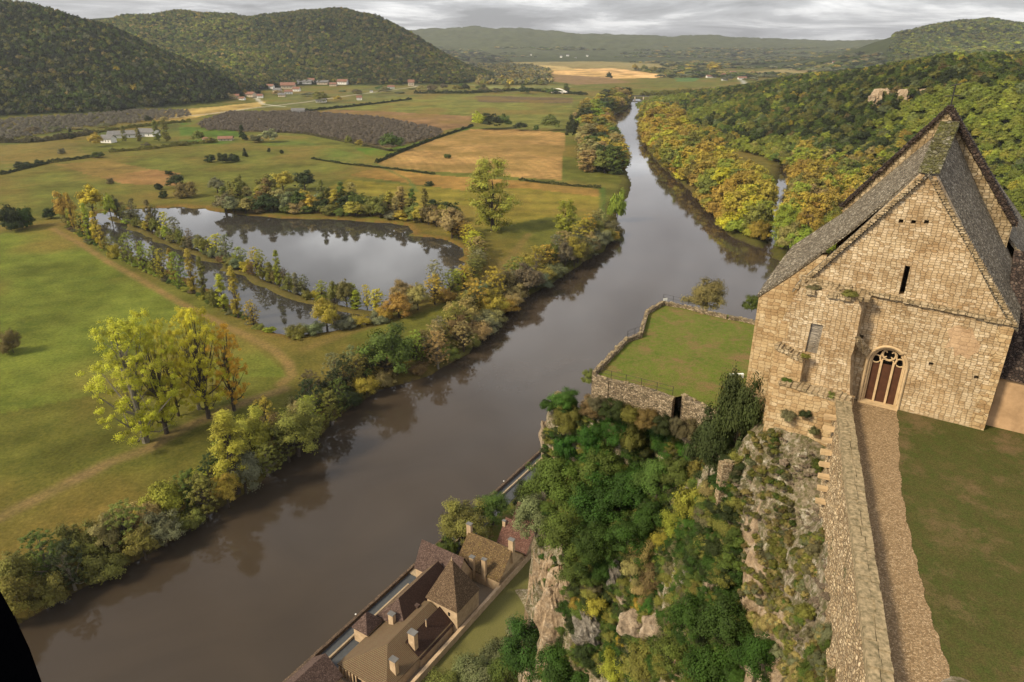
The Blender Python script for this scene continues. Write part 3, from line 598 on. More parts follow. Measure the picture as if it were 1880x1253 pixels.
def plant(kind, x_, y_, z_, h, wd, col, label, group=None, lod=None, name=None, cat=None, rz=None, var=None):
    dist = math.sqrt(x_*x_+y_*y_+(z_-EYE)**2)
    lod = lod or ('near' if dist < 190 else 'mid' if dist < 620 else 'far')
    var = random.randrange(3) if var is None else var
    me, tm = ref(kind, lod, var); H0, R0 = SHAPE[kind]
    sc = (wd/(2*R0*.92), wd/(2*R0*.92), h/(H0*.98)); c_ = PAL[col] if isinstance(col, str) else col
    c_ = [q*random.uniform(.9, 1.12) for q in c_]; rz = random.uniform(0, 6.28) if rz is None else rz
    nm = name or KNAME[kind]; cat = cat or KCAT[kind]
    if tm is None or dist > 900:
        o = link(nm, me); o.location = (x_, y_, z_); o.scale = sc; o.rotation_euler = (0, 0, rz); o['tint'] = c_
    else:
        o = empty(nm, (x_, y_, z_), rz); o.scale = sc
        k = link('trunk' if kind != 'shrub' else 'stem', tm, o); k = link('crown' if kind != 'shrub' else 'foliage', me, o); k['tint'] = c_
    tag(o, label, cat, group); TREES.append(o); return o
def size_at(px, py, pyt, wpx, z=3.):
    """base point and height and width in metres of an upright thing seen from (px,py) up to pyt"""
    q = P(px, py, z); lo, hi = 0., 120.
    for _ in range(30):
        m_ = (lo+hi)/2
        if proj(q[0], q[1], z+m_)[1] > pyt: lo = m_
        else: hi = m_
    return q, lo, wpx*proj(*q)[2]/F
def tree(kind, px, py, pyt, wpx, col, label, group=None, z=3., **k):
    q, h, wd = size_at(px, py, pyt, wpx, z); return plant(kind, q[0], q[1], q[2]-.1, h, wd, col, label, group, **k)
CN = dict(gold='golden', orange='orange', yellow='yellow', lime='yellow-green', olive='olive', green='green', dark='dark green', rust='rust brown', pale='pale', grey='grey-green', brown='brown', ivy='glossy green', bright='bright green', sage='sage green', deep='deep green', tan='tan')
SN = dict(column='full poplar', round='broad tree', tall='poplar', shrub='bush', open='thin tree', cone='conifer', patch='ivy')
def row(path, spacing, hrange, wrange, kinds, cols, where, end, group, jit=3., z=2.8, offs=(0.,), zf=None, seed=1, sp=None):
    """a line of plants along a path given in picture points or metres, each one labelled by colour, kind and its place along the row"""
    rg = random.Random(seed); pts = [np.array(q) for q in path]; items = []
    for oi, off in enumerate(offs):
        s = rg.uniform(0, spacing)
        for a, b_ in zip(pts[:-1], pts[1:]):
            v = b_-a; l = np.linalg.norm(v); n_v = np.array([-v[1], v[0]])/l
            while s < l:
                q = a+v*s/l+n_v*(off+rg.uniform(-jit, jit)); items.append((oi, q, rg.random())); s += spacing*rg.uniform(.7, 1.35)*(1 if q[1] < 560 else min(2.1, q[1]/560))
            s -= l
    print(where, len(items)); cnt = {}
    for oi, q, rnd in items:
        if seg_dist(q[:1], q[1:2], CHAN)[0] < 8 or (inside(q[:1], q[1:2], river)[0] and 'upper' in where): continue
        kd = rg.choice(kinds[oi] if isinstance(kinds[0], (list, tuple)) else kinds); cl_ = rg.choice(cols); h = rg.uniform(*hrange); wd = rg.uniform(*wrange)*(1 if q[1] < 560 else min(1.5, (q[1]/560)**.5))
        if kd == 'shrub': h *= .55
        if kd == 'tall': h *= 1.25; wd *= .75
        key = (cl_, kd); cnt[key] = cnt.get(key, 0)+1
        zz = zf(*q) if zf else z
        plant(kd, q[0], q[1], zz, h, wd, cl_, f'{CN[cl_]} {SN[kd]} {where}, {ordw(cnt[key])} from {end.replace("the far end of the dyke", "its far end")}', group, name=(sp if kd == 'round' else None))
# --- river bank on the meadow side
CHAN = wp([(1408, 466), (1418, 430), (1424, 400), (1432, 350), (1440, 315)], 0.)
b1 = wp([(0, 1130), (90, 1085), (170, 1050), (250, 1012), (330, 965), (400, 915), (470, 875), (540, 815), (610, 755), (700, 695), (790, 668), (860, 628)], 2.)
b2 = wp([(860, 628), (900, 585), (942, 545), (985, 520), (1040, 488), (1085, 460), (1118, 428)], 2.)
b3 = wp([(1142, 322), (1136, 300), (1122, 262), (1112, 235), (1110, 212), (1140, 196), (1155, 182)], 2.)
row(b1, 9, (12, 20), (10, 15), [['round', 'shrub', 'open'], ['round', 'open', 'open'], ['shrub', 'shrub', 'open']], ['olive', 'tan', 'olive', 'dark', 'green', 'gold', 'olive', 'lime', 'dark', 'brown', 'rust', 'grey', 'olive'], 'on the meadow-side river bank', 'the downstream end', 'trees on the meadow-side river bank', 1.8, 1.2, (-4., 5, 14), seed=3, sp='willow_tree')
row(b2, 10, (16, 25), (15, 22), [['round', 'shrub'], ['round', 'open']], ['olive', 'rust', 'orange', 'brown', 'grey', 'tan', 'olive', 'gold'], 'on the bank between pond and river', 'the downstream end', 'trees between pond and river', 2, 1.2, (-3., 8.), seed=5, sp='alder_tree')
row(b3, 15, (24, 36), (20, 29), [['round', 'column'], ['round', 'column'], ['round', 'column']], ['olive', 'gold', 'green', 'orange', 'gold', 'tan', 'lime', 'dark'], 'in the belt along the upper river', 'the near end', 'tree belt along the upper river', 4, 2.5, (5., 21., 38.), seed=8, sp='oak_tree')
# --- far bank: the golden wood on the spit
b4 = wp([(1400, 446), (1340, 424), (1308, 392), (1280, 355), (1245, 325), (1200, 282), (1184, 248), (1182, 215)], 2.)
row(b4, 15, (22, 35), (17, 25), [['shrub', 'round'], ['column', 'round'], ['column', 'round', 'column'], ['column', 'round'], ['round', 'column']], ['gold', 'orange', 'gold', 'yellow', 'olive', 'gold', 'lime', 'gold', 'gold'], 'in the golden wood across the river', 'its tip', 'golden wood on the spit', 3, 2.5, (-2.5, -13, -26, -42, -60), seed=12, sp='aspen_tree')
b5 = wp([(1432, 478), (1448, 440), (1456, 400), (1462, 350), (1470, 310)], 2.)
row(b5, 16, (24, 34), (18, 25), [['round', 'column'], ['round', 'column'], ['round'], ['round', 'column'], ['round']], ['gold', 'orange', 'orange', 'tan', 'gold', 'olive', 'lime'], 'behind the side channel', 'the water end', 'orange trees behind the side channel', 3, 2.5, (-1, -14, -30, -48, -66), seed=15)
# --- pond
row(wp([(212, 398), (270, 424), (330, 452), (400, 476), (440, 497), (500, 522), (560, 549), (630, 566), (692, 575)], 1.5), 9.5, (9, 23), (7, 14), [['open', 'round', 'tall', 'shrub'], ['shrub', 'shrub', 'open']], ['olive', 'olive', 'yellow', 'grey', 'brown', 'lime', 'rust'], 'on the dyke across the pond', 'the far end of the dyke', 'trees on the pond dyke', 1.0, 1.6, (0., 3.), seed=21)
row(wp([(118, 408), (150, 425), (200, 462), (258, 492), (330, 524), (400, 560), (470, 600)], 3.), 14, (12, 26), (8, 13), [['open', 'tall', 'shrub', 'tall']], ['yellow', 'lime', 'olive', 'gold', 'gold', 'brown'], 'on the pond bank by the track', 'the far end', 'trees on the pond bank beside the track', 1.6, 2.6, (-1.5,), seed=23)
row(wp([(120, 416), (200, 464), (300, 512), (400, 562), (500, 612)], 3.), 8, (4, 7), (5, 9), ['shrub'], ['olive', 'green', 'lime', 'brown'], 'at the pond edge by the track', 'the far end', 'low bushes on the pond edge', .8, 2.6, (0.,), seed=24)
row(wp([(395, 392), (470, 394), (560, 395), (660, 400), (750, 408), (800, 420)], 3.), 10, (14, 23), (14, 21), [['shrub', 'round'], ['round', 'round', 'tall'], ['round', 'tall', 'round']], ['olive', 'green', 'gold', 'rust', 'dark', 'grey', 'olive', 'tan'], 'on the far shore of the pond', 'the track end', 'trees on the far shore of the pond', 3, 3., (7., 16., 26.), seed=27)
row(wp([(828, 430), (868, 450), (880, 490), (862, 522), (812, 552), (740, 578), (690, 596)], 3.), 10, (11, 20), (12, 17), [['open', 'round', 'shrub']], ['orange', 'tan', 'olive', 'gold', 'pale', 'yellow'], 'on the river end of the pond shore', 'the reed spit', 'trees on the river end of the pond', 2, 2.9, (0.,), seed=29)
row(wp([(545, 622), (600, 612), (650, 605), (700, 592)], 2.), 8.5, (14, 22), (12, 17), [['round', 'shrub', 'round']], ['gold', 'grey', 'olive', 'tan'], 'at the near corner of the pond', 'the corner', 'trees at the near corner of the pond', 2, 2.2, (2.,), seed=31)
g = 'tall poplars on the riverside meadow'
tree('open', 268, 812, 588, 150, (.40, .37, .03), 'big yellow-green poplar with dark leaning trunk, nearest of the meadow clump', g, lod='near', name='poplar_tree')
tree('open', 306, 796, 575, 96, (.42, .37, .03), 'yellow poplar second nearest in the meadow clump', g, lod='near', name='poplar_tree')
tree('open', 328, 764, 590, 60, (.40, .36, .03), 'slim yellow-green poplar half hidden in the middle of the meadow clump', g, lod='near', name='poplar_tree')
tree('open', 384, 768, 566, 100, (.42, .37, .03), 'tall yellow poplar with forked trunk beside the orange one on the meadow', g, lod='near', name='poplar_tree')
tree('open', 366, 752, 572, 76, (.42, .37, .03), 'yellow poplar behind the forked one on the meadow', g, lod='near', name='poplar_tree')
tree('open', 430, 754, 598, 74, (.48, .29, .028), 'orange-yellow poplar at the river end of the meadow clump', g, lod='near', name='poplar_tree')
tree('column', 905, 424, 297, 94, (.24, .24, .035), 'very tall green-yellow poplar standing alone at the end of the pond', name='poplar_tree', lod='near')
tree('column', 1037, 434, 370, 44, 'lime', 'dense yellow-green pointed poplar near the river beyond the pond', lod='mid')
tree('round', 830, 436, 372, 62, 'tan', 'thin tan willow beside the tall lone poplar at the pond')
tree('round', 740, 556, 508, 46, 'tan', 'small wide orange tree alone on the pond shore')
tree('open', 800, 540, 478, 34, 'pale', 'bare pale slim tree on the pond shore nearest the river')
tree('tall', 435, 900, 760, 82, (.27, .25, .03), 'bright yellow dense tree at the river edge below the meadow poplars', lod='near')
tree('round', 466, 850, 742, 74, (.25, .24, .035), 'round yellow tree at the river edge, largest of its colour', lod='near')
tree('round', 712, 690, 588, 96, 'green', 'large dark green tree leaning over the river bank', lod='mid')
tree('round', 548, 832, 735, 98, 'olive', 'olive tree with pale boughs hanging over the river', lod='near')
tree('shrub', 1133, 402, 330, 38, 'lime', 'yellow-green bush alone at the river end of the yellow meadow')
tree('cone', 560, 738, 706, 22, 'dark', 'small dark conifer on the bank edge of the meadow')
tree('shrub', 25, 648, 600, 44, 'rust', 'round rust brown bush alone on the meadow')
tree('round', 720, 277, 240, 46, 'green', 'round dark green oak at the edge of the walnut orchard')
tree('round', 1118, 148, 130, 14, 'dark', 'dark lone tree on the pale far field')
for i, (px, py, pyt, wd, c_, lb_) in enumerate([(22, 424, 372, 46, 'dark', 'dark green thicket bush nearest the picture edge left of the pond'), (48, 418, 374, 40, 'deep', 'dark green thicket bush next to the track left of the pond'), (94, 402, 378, 26, 'dark', 'small dark bush between thicket and pond poplars'),
    (126, 412, 344, 34, 'gold', 'golden poplar at the far left corner of the pond'), (172, 392, 336, 42, 'yellow', 'broad yellow tree at the far left corner of the pond'), (205, 402, 350, 24, 'lime', 'slim yellow-green tree beside the far left pond corner'),
    (345, 362, 330, 44, 'rust', 'round rust brown bush behind the pond'), (302, 364, 348, 18, 'dark', 'small dark round bush behind the pond, lower one'), (291, 349, 332, 16, 'dark', 'small dark round bush behind the pond, upper one'),
    (310, 322, 312, 16, 'dark', 'tiny dark bush above the orange patch of meadow'), (325, 345, 316, 34, 'dark', 'dark green tree on the track end of the pond wood'), (560, 350, 308, 38, 'dark', 'dark grey-green tree above the middle of the pond wood'),
    (492, 360, 318, 40, 'olive', 'olive tree in the upper row of the pond wood'), (520, 350, 310, 40, 'gold', 'golden tree in the upper row of the pond wood'), (440, 365, 318, 38, 'olive', 'wide olive tree in the middle of the pond wood'), (400, 355, 322, 34, 'grey', 'grey-green tree in the pond wood beside the dark one'),
    (203, 338, 326, 14, 'brown', 'small grey-brown bush beside the orange patch of meadow'), (788, 341, 332, 18, 'dark', 'small dark bush on the brown strip above the yellow meadow'), (822, 291, 281, 16, 'green', 'small green bush in the middle of the ploughed brown field'),
    (902, 238, 204, 42, 'dark', 'dark green tree at the top corner of the ploughed field'), (880, 238, 200, 30, 'yellow', 'yellow tree at the top corner of the ploughed field'), (925, 236, 206, 34, 'green', 'green tree at the top of the ploughed field'), (955, 240, 222, 28, 'dark', 'low dark tree along the top of the ploughed field'), (1010, 240, 206, 36, 'olive', 'olive tree at the top river corner of the ploughed field'), (985, 240, 228, 12, 'green', 'small green bush along the top of the ploughed field'),
    (640, 268, 246, 16, 'olive', 'small olive tree at the near edge of the walnut orchard'), (660, 270, 254, 14, 'gold', 'small golden tree at the near edge of the walnut orchard'), (1050, 262, 205, 24, 'dark', 'tall dark evergreen at the start of the river tree belt')]):
    tree('shrub' if 'bush' in lb_ else 'round', px, py, pyt, wd, c_, lb_)
for i, (px, py, pyt, wd, k_, c_, lb_) in enumerate([(178, 270, 240, 30, 'round', 'gold', 'golden round tree beside the long farm sheds'), (132, 256, 236, 14, 'cone', 'dark', 'dark conifer beside the farm sheds'), (230, 262, 232, 14, 'tall', 'olive', 'slim olive poplar in front of the farm sheds, nearest their middle'), (256, 262, 234, 14, 'tall', 'olive', 'slim olive poplar in front of the sheds, next towards the wide poplars'),
    (290, 262, 222, 18, 'tall', 'olive', 'tall olive poplar of the pair beside the sheds'), (307, 262, 220, 20, 'tall', 'olive', 'wide olive poplar of the pair beside the sheds'), (274, 227, 210, 14, 'round', 'dark', 'small dark tree standing in the pale strip of field'), (365, 262, 236, 24, 'round', 'olive', 'olive tree between sheds and cottage'),
    (446, 258, 230, 18, 'cone', 'dark', 'dark pointed tree beside the small cottage'), (495, 262, 234, 32, 'round', 'pale', 'pale green tree right of the small cottage'), (470, 262, 246, 26, 'shrub', 'brown', 'brown bush between the dark tree and the pale tree'),
    (388, 298, 282, 22, 'shrub', 'dark', 'dark bush at the near end of the copse on the green field'), (410, 300, 278, 24, 'shrub', 'dark', 'dark bush in the middle of the copse on the green field'), (430, 297, 278, 24, 'shrub', 'dark', 'dark bush next to last in the copse on the green field'), (450, 288, 272, 12, 'cone', 'dark', 'small dark conifer at the end of the copse on the green field'),
    (42, 308, 293, 36, 'shrub', 'dark', 'dark bush of the hedgerow nearest the picture edge'), (72, 303, 292, 20, 'shrub', 'dark', 'small dark bush of the hedgerow on the left field'), (180, 290, 277, 24, 'shrub', 'green', 'green bush at the end of the hedgerow on the left field'), (114, 283, 271, 14, 'shrub', 'brown', 'small bare bush above the hedgerow'),
    (494, 280, 270, 8, 'shrub', 'dark', 'tiny dark bush on the field path, first'), (517, 283, 272, 8, 'shrub', 'dark', 'tiny dark bush on the field path, second'), (590, 190, 165, 30, 'round', 'olive', 'olive tree among the village houses'), (705, 172, 158, 22, 'round', 'grey', 'grey-green tree by the village road'), (620, 186, 175, 16, 'round', 'gold', 'yellow tree by the village road'),
    (372, 118, 98, 22, 'round', 'gold', 'golden tree in the hollow between the hills, right one'), (350, 120, 98, 22, 'round', 'gold', 'golden tree in the hollow between the hills, left one'), (855, 168, 152, 16, 'round', 'dark', 'dark tree at the foot of the spur'), (878, 166, 156, 12, 'round', 'green', 'green tree in the row under the spur'),
    (1486, 140, 128, 12, 'round', 'dark', 'dark tree beside the distant manor'), (1440, 158, 146, 22, 'round', 'dark', 'wide dark tree left of the distant manor'), (1310, 132, 112, 26, 'round', 'gold', 'golden tree in the far village'), (1165, 130, 116, 12, 'round', 'gold', 'golden tree right of the pale far field, nearest one'), (1182, 132, 118, 14, 'round', 'olive', 'olive tree right of the pale far field, middle one'), (1200, 134, 120, 14, 'round', 'olive', 'olive tree right of the pale far field, last one')]):
    z_ = gz(*P(px, py, 3.)[:2])
    tree(k_, px, py, pyt, wd, c_, lb_)
row([P(430, 176)[:2], P(520, 176)[:2], P(640, 170)[:2], P(760, 164)[:2]], 60, (12, 20), (16, 26), [['round', 'shrub'], ['round', 'shrub'], ['shrub', 'round']], ['olive', 'dark', 'grey', 'green', 'tan', 'brown'], 'among the village houses', 'the hill end', 'trees among the village houses', 22, 2.5, (10., -60., -150.), seed=44)
row([P(780, 166)[:2], P(900, 170)[:2], P(1040, 174)[:2]], 36, (14, 26), (18, 30), [['round'], ['round', 'tall']], ['olive', 'dark', 'green', 'olive', 'brown'], 'in the tree line before the bridge', 'the village end', 'tree line before the bridge', 14, 2.5, (0., 60.), seed=46)
row([P(0, 250)[:2], P(120, 240)[:2], P(300, 226)[:2]], 22, (8, 15), (12, 20), [['round', 'shrub']], ['olive', 'brown', 'grey', 'green', 'tan'], 'along the foot of the near orchard', 'the picture edge', 'trees along the orchard foot', 6, 2.5, (0.,), seed=47)
row([P(400, 262)[:2], P(330, 268)[:2], P(250, 274)[:2]], 22, (7, 12), (10, 16), [['round', 'shrub']], ['olive', 'brown', 'green', 'olive'], 'in the hedgerow below the sheds', 'the cottage end', 'hedgerow trees below the sheds', 3, 2.5, (0.,), seed=48)
# --- hedges: dense leaves along a line
def hedge(pts, wd, h, col, label, lf=.7, dens=5., seed=1):
    rg = np.random.default_rng(seed); q = wp(pts); Ls = np.linalg.norm(np.diff(q, axis=0), axis=1); tot = Ls.sum(); n = int(min(26000, tot*h*dens*2))
    s = rg.uniform(0, tot, n); cs = np.r_[0, np.cumsum(Ls)]; k = np.clip(np.searchsorted(cs, s)-1, 0, len(Ls)-1); t = (s-cs[k])/Ls[k]
    c = q[k]+(q[k+1]-q[k])*t[:, None]; v = (q[k+1]-q[k])/Ls[k][:, None]; nv = np.c_[-v[:, 1], v[:, 0]]
    hh = h*(.45+.75*vnoise(s, s*0, 6, seed))*(.7+.5*vnoise(s, s*0, 2.3, seed+1)); a = rg.uniform(0, math.pi, n)
    ctr = np.c_[c+nv*(np.cos(a)*wd*.5*(.7+.5*vnoise(s, s*0, 4, seed+2)))[:, None], 2.9+np.sin(a)*hh*rg.uniform(.6, 1, n)]
    nn_ = rg.normal(size=(n, 3)); nn_ /= np.linalg.norm(nn_, axis=1)[:, None]; aa = np.cross(nn_, rg.normal(size=(n, 3))); aa /= np.linalg.norm(aa, axis=1)[:, None]; bb = np.cross(nn_, aa)
    sz = (lf*rg.uniform(.5, 1.2, n)*.5)[:, None]; V = np.stack([ctr-aa*sz, ctr-bb*sz*.8, ctr+aa*sz, ctr+bb*sz*.8], 1).reshape(-1, 3)
    me = npmesh('hedge', V, np.arange(n*4).reshape(-1, 4), M['leaf']); at = me.attributes.new('lv', 'FLOAT', 'FACE'); at.data.foreach_set('value', (rg.uniform(.6, 1.3, n)*(.7+.6*vnoise(s, s*0, 5, seed+4))).astype(np.float32))
    o = link('hedge', me); o['tint'] = list(PAL[col]); tag(o, label, 'hedge'); return o
hedge([(572, 292), (640, 303), (700, 309), (760, 316), (798, 321)], 3, 3, 'dark', 'thin dark hedge between the green field and the brown field', 1.0)
hedge([(690, 300), (740, 278), (800, 255), (845, 240), (868, 232)], 5, 5, 'dark', 'dark hedge between the walnut orchard and the ploughed field', 1.1)
hedge([(952, 331), (1000, 337), (1060, 343), (1104, 346)], 4, 3.5, 'dark', 'dark hedge at the near edge of the ploughed field', .9)
hedge([(0, 322), (40, 312), (90, 300), (150, 292), (190, 285)], 5, 5, 'dark', 'dark hedgerow across the left field', 1.0)
hedge([(200, 280), (280, 274), (340, 266), (400, 262)], 8, 6, 'olive', 'olive hedgerow below the farm sheds', 1.1)
hedge([(560, 205), (640, 197), (700, 190), (755, 183)], 9, 6, 'dark', 'dark straight hedge between the village and the green field', 1.4)
hedge([(0, 262), (60, 262), (110, 256), (170, 246)], 14, 9, 'brown', 'brown bushy hedge at the foot of the dark hill', 1.6)
hedge([(170, 246), (200, 240), (300, 228), (350, 224)], 10, 6, 'olive', 'olive hedge behind the farm sheds', 1.4)
hedge([(760, 172), (860, 172), (960, 166), (1040, 172), (1075, 175)], 22, 10, 'dark', 'long dark tree hedge across the valley before the bridge', 2.)
hedge([(470, 240), (560, 246), (640, 262), (720, 278)], 6, 4, 'brown', 'brown hedge along the near side of the walnut orchard', 1.1)
hedge([(1180, 176), (1240, 172), (1300, 168), (1350, 170)], 26, 12, 'olive', 'olive tree hedge beyond the river bridge', 2.2)
hedge([(560, 390), (640, 396), (760, 400)], 3, 1.6, 'rust', 'rust coloured reeds along the far shore of the pond', .8, 8)
# --- woods: one mass each, grown from the same crowns
def stuff_forest(name, label, pts, scl, tint, srcs, cat='wood'):
    n = len(pts); me = bpy.data.meshes.new(name); me.vertices.add(n); me.vertices.foreach_set('co', np.asarray(pts, np.float32).ravel())
    a = me.attributes.new('scl', 'FLOAT_VECTOR', 'POINT'); a.data.foreach_set('vector', np.asarray(scl, np.float32).ravel())
    a = me.attributes.new('tint', 'FLOAT_COLOR', 'POINT'); a.data.foreach_set('color', np.c_[np.asarray(tint), np.ones(n)].astype(np.float32).ravel())
    a = me.attributes.new('yaw', 'FLOAT_VECTOR', 'POINT'); a.data.foreach_set('vector', np.c_[np.zeros((n, 2)), rng.uniform(0, 6.28, n)].astype(np.float32).ravel())
    o = link(name, me); tag(o, label, cat, kind='stuff')
    ng = bpy.data.node_groups.new(name, 'GeometryNodeTree'); ng.interface.new_socket('Geometry', in_out='INPUT', socket_type='NodeSocketGeometry'); ng.interface.new_socket('Geometry', in_out='OUTPUT', socket_type='NodeSocketGeometry')
    gi = N(ng, 'NodeGroupInput'); go = N(ng, 'NodeGroupOutput'); ip = N(ng, 'GeometryNodeInstanceOnPoints'); L(ng, gi.outputs[0], ip.inputs['Points'])
    mtp = N(ng, 'GeometryNodeMeshToPoints'); L(ng, gi.outputs[0], mtp.inputs[0]); L(ng, mtp.outputs[0], ip.inputs['Points'])
    jn = N(ng, 'GeometryNodeJoinGeometry')
    for s_ in srcs:
        oi = N(ng, 'GeometryNodeObjectInfo'); oi.inputs['Object'].default_value = s_; oi.inputs['As Instance'].default_value = True; L(ng, oi.outputs['Geometry'], jn.inputs[0])
    L(ng, jn.outputs[0], ip.inputs['Instance']); ip.inputs['Pick Instance'].default_value = True
    for nm, typ, sock in (('scl', 'FLOAT_VECTOR', 'Scale'), ('yaw', 'FLOAT_VECTOR', 'Rotation')):
        na = N(ng, 'GeometryNodeInputNamedAttribute', data_type=typ); na.inputs[0].default_value = nm; L(ng, na.outputs[0], ip.inputs[sock])
    L(ng, ip.outputs[0], go.inputs[0]); md = o.modifiers.new('grow', 'NODES'); md.node_group = ng; return o
def src(kind, lod, var, x_, y_, h, wd, col, label):
    """a real plant of the place whose crown the wood repeats"""
    o = plant(kind, x_, y_, gz(x_, y_)-.3, h, wd, col, label, lod=lod, var=var); return o if o.type == 'MESH' else [c for c in o.children if c.data and c.name.startswith(('crown', 'foliage'))][0]
mids = [src('round', 'far', 0, 560, 905, 13, 12, 'olive', 'olive oak inside the wood on the slope behind the chapel ridge'), src('round', 'far', 1, 452, 1050, 13, 12, 'green', 'green oak low in the wood on the slope beyond the golden trees'),
        src('round', 'far', 2, 420, 1190, 13, 12, 'orange', 'orange oak in the wood beyond the golden trees'), src('tall', 'far', 0, 392, 1275, 14, 10, 'gold', 'golden tall tree in the wood near the crest before the manor')]
dots = [src('round', 'dot', 0, -1120, 1650, 13, 13, 'olive', 'olive tree on the foot of the dark hill'), src('round', 'dot', 1, -840, 2900, 14, 14, 'olive', 'olive tree on the lit hill behind the village'), src('round', 'dot', 2, -400, 2990, 14, 14, 'green', 'green tree on the spur above the village end')]
def scatter(y0, y1, r0, r1, sp):
    """jittered points over the hills, spacing sp metres"""
    X, Y = [], []; nY = int((y1-y0)/sp)
    for i in range(nY):
        y_ = y0+i*sp; xs = np.arange(r0*y_, r1*y_, sp); X.append(xs+rng.uniform(-.5, .5, len(xs))*sp); Y.append(y_+rng.uniform(-.5, .5, len(xs))*sp)
    X = np.concatenate(X); Y = np.concatenate(Y); return X, Y
def visible(X, Y, Z, m_=12):
    """leave out what the relief hides from the whole neighbourhood of the camera"""
    ok = np.ones(len(X), bool)
    for s in np.linspace(.35, .97, 26): ok &= relief(X*s, Y*s) < EYE+(Z+m_-EYE)*s+9
    return ok
def tints(pal, w_, n, X, Y, s=120, bright=None):
    p_ = np.array([PAL[k] for k in pal]); i = rng.choice(len(pal), n, p=np.array(w_)/sum(w_)); t = p_[i]*rng.uniform(.75, 1.22, n)[:, None]; return t*(.7+.6*vnoise(X, Y, s, 40))[:, None]
# dark hill and lit hill
X, Y = scatter(1450, 2500, -.98, -.28, 8.6); Z = relief(X, Y); k = (Z > 7) & visible(X, Y, Z); X, Y, Z = X[k], Y[k], Z[k]; n = len(X)
sc_ = rng.uniform(.5, 1.75, n)**1.2; tt = tints(['dark', 'green', 'olive', 'tan', 'gold', 'grey'], [7, 6, 3, .35, .12, 1.2], n, X, Y); low = np.clip((40-Z)/40, 0, 1)[:, None]; tt = tt*(1-low*.4)*.8
stuff_forest('wood', 'dense dark mixed wood covering the steep hill on the left', np.c_[X, Y, Z-1], np.c_[sc_*1.0, sc_*1.0, sc_*1.0], tt, dots); nA = n
X, Y = scatter(2350, 4000, -.72, .0, 12); Z = relief(X, Y); k = (Z > 8) & visible(X, Y, Z) & (X < 30); X, Y, Z = X[k], Y[k], Z[k]; n = len(X)
sc_ = rng.uniform(.7, 2.1, n); tt = tints(['olive', 'green', 'tan', 'gold', 'dark', 'lime'], [6, 5, .8, .15, 2, 1.5], n, X, Y, 260)
spur = np.clip((X/Y+.42)/.12, 0, 1)[:, None]; tt = tt*(1.25-.6*spur)  # leaf tint raised over the hill, lowered along the spur
stuff_forest('wood', 'olive and green wood on the hill and its long spur behind the village', np.c_[X, Y, Z-2], np.c_[sc_*1.2, sc_*1.2, sc_*1.0], tt, dots); nB = n
X, Y = scatter(3300, 5000, .5, 1.0, 20); Z = relief(X, Y); k = (Z > 10) & visible(X, Y, Z); X, Y, Z = X[k], Y[k], Z[k]; n = len(X)
sc_ = rng.uniform(1.3, 2.2, n); tt = tints(['olive', 'green', 'lime', 'dark', 'sage'], [4, 4, 2.6, 2, 2], n, X, Y, 330)
stuff_forest('wood', 'green wood on the distant hill at the right horizon', np.c_[X, Y, Z-2], np.c_[sc_*2., sc_*2., sc_*1.2], tt, dots); nD = n
# slope behind the chapel
X, Y = scatter(430, 2100, .16, 1.05, 8.4); Z = relief(X, Y)
fl = wp([(1215, 215), (1235, 255), (1290, 262), (1330, 270), (1400, 290), (1460, 315), (1540, 420), (2000, 700)], 3.)
cut = inside(X, Y, np.vstack([fl, [[1200, 300]], [[3000, 1200]], [[2600, 2600]], [[900, 2400]], wp([(1200, 186)], 3.)]))
fieldz = inside(X, Y, wp([(1376, 150), (1420, 148), (1478, 152), (1455, 172), (1395, 176)]))
k = (cut | (Z > 8)) & ~fieldz & visible(X, Y, Z); k &= ~((Y > 1250) & (Z < 4)); X, Y, Z = X[k], Y[k], Z[k]; n = len(X)
sc_ = rng.uniform(.6, 1.6, n); tt = tints(['green', 'dark', 'olive', 'lime', 'gold', 'orange', 'sage', 'rust'], [6, 5, 4.2, 1.0, .25, .1, 1.2, .3], n, X, Y, 90)
pxp, pyp, _ = proj(X, Y, Z); zone = np.array([(1180, 190), (1235, 208), (1300, 240), (1400, 268), (1500, 300), (1560, 300), (1660, 265), (1640, 330), (1560, 420), (1420, 490), (1240, 340)]); lowm = inside(pxp, pyp, zone) & (rng.random(n) < .75); gg = np.array([PAL['gold'], PAL['tan'], PAL['lime'], PAL['olive']])[rng.integers(0, 4, n)]*rng.uniform(.7, 1.1, n)[:, None]; tt[lowm] = gg[lowm]; brighter = vnoise(X, Y, 170, 77) > .62; tt[brighter] = tt[brighter]*.6+np.array(PAL['lime'])*.55  # noise patches of the wood take on more lime leaf colour
stuff_forest('wood', 'mixed green and autumn wood on the slope behind the chapel', np.c_[X, Y, Z-.8], np.c_[sc_*1.15, sc_*1.15, sc_*1.02], tt, mids[:3]); nC = n
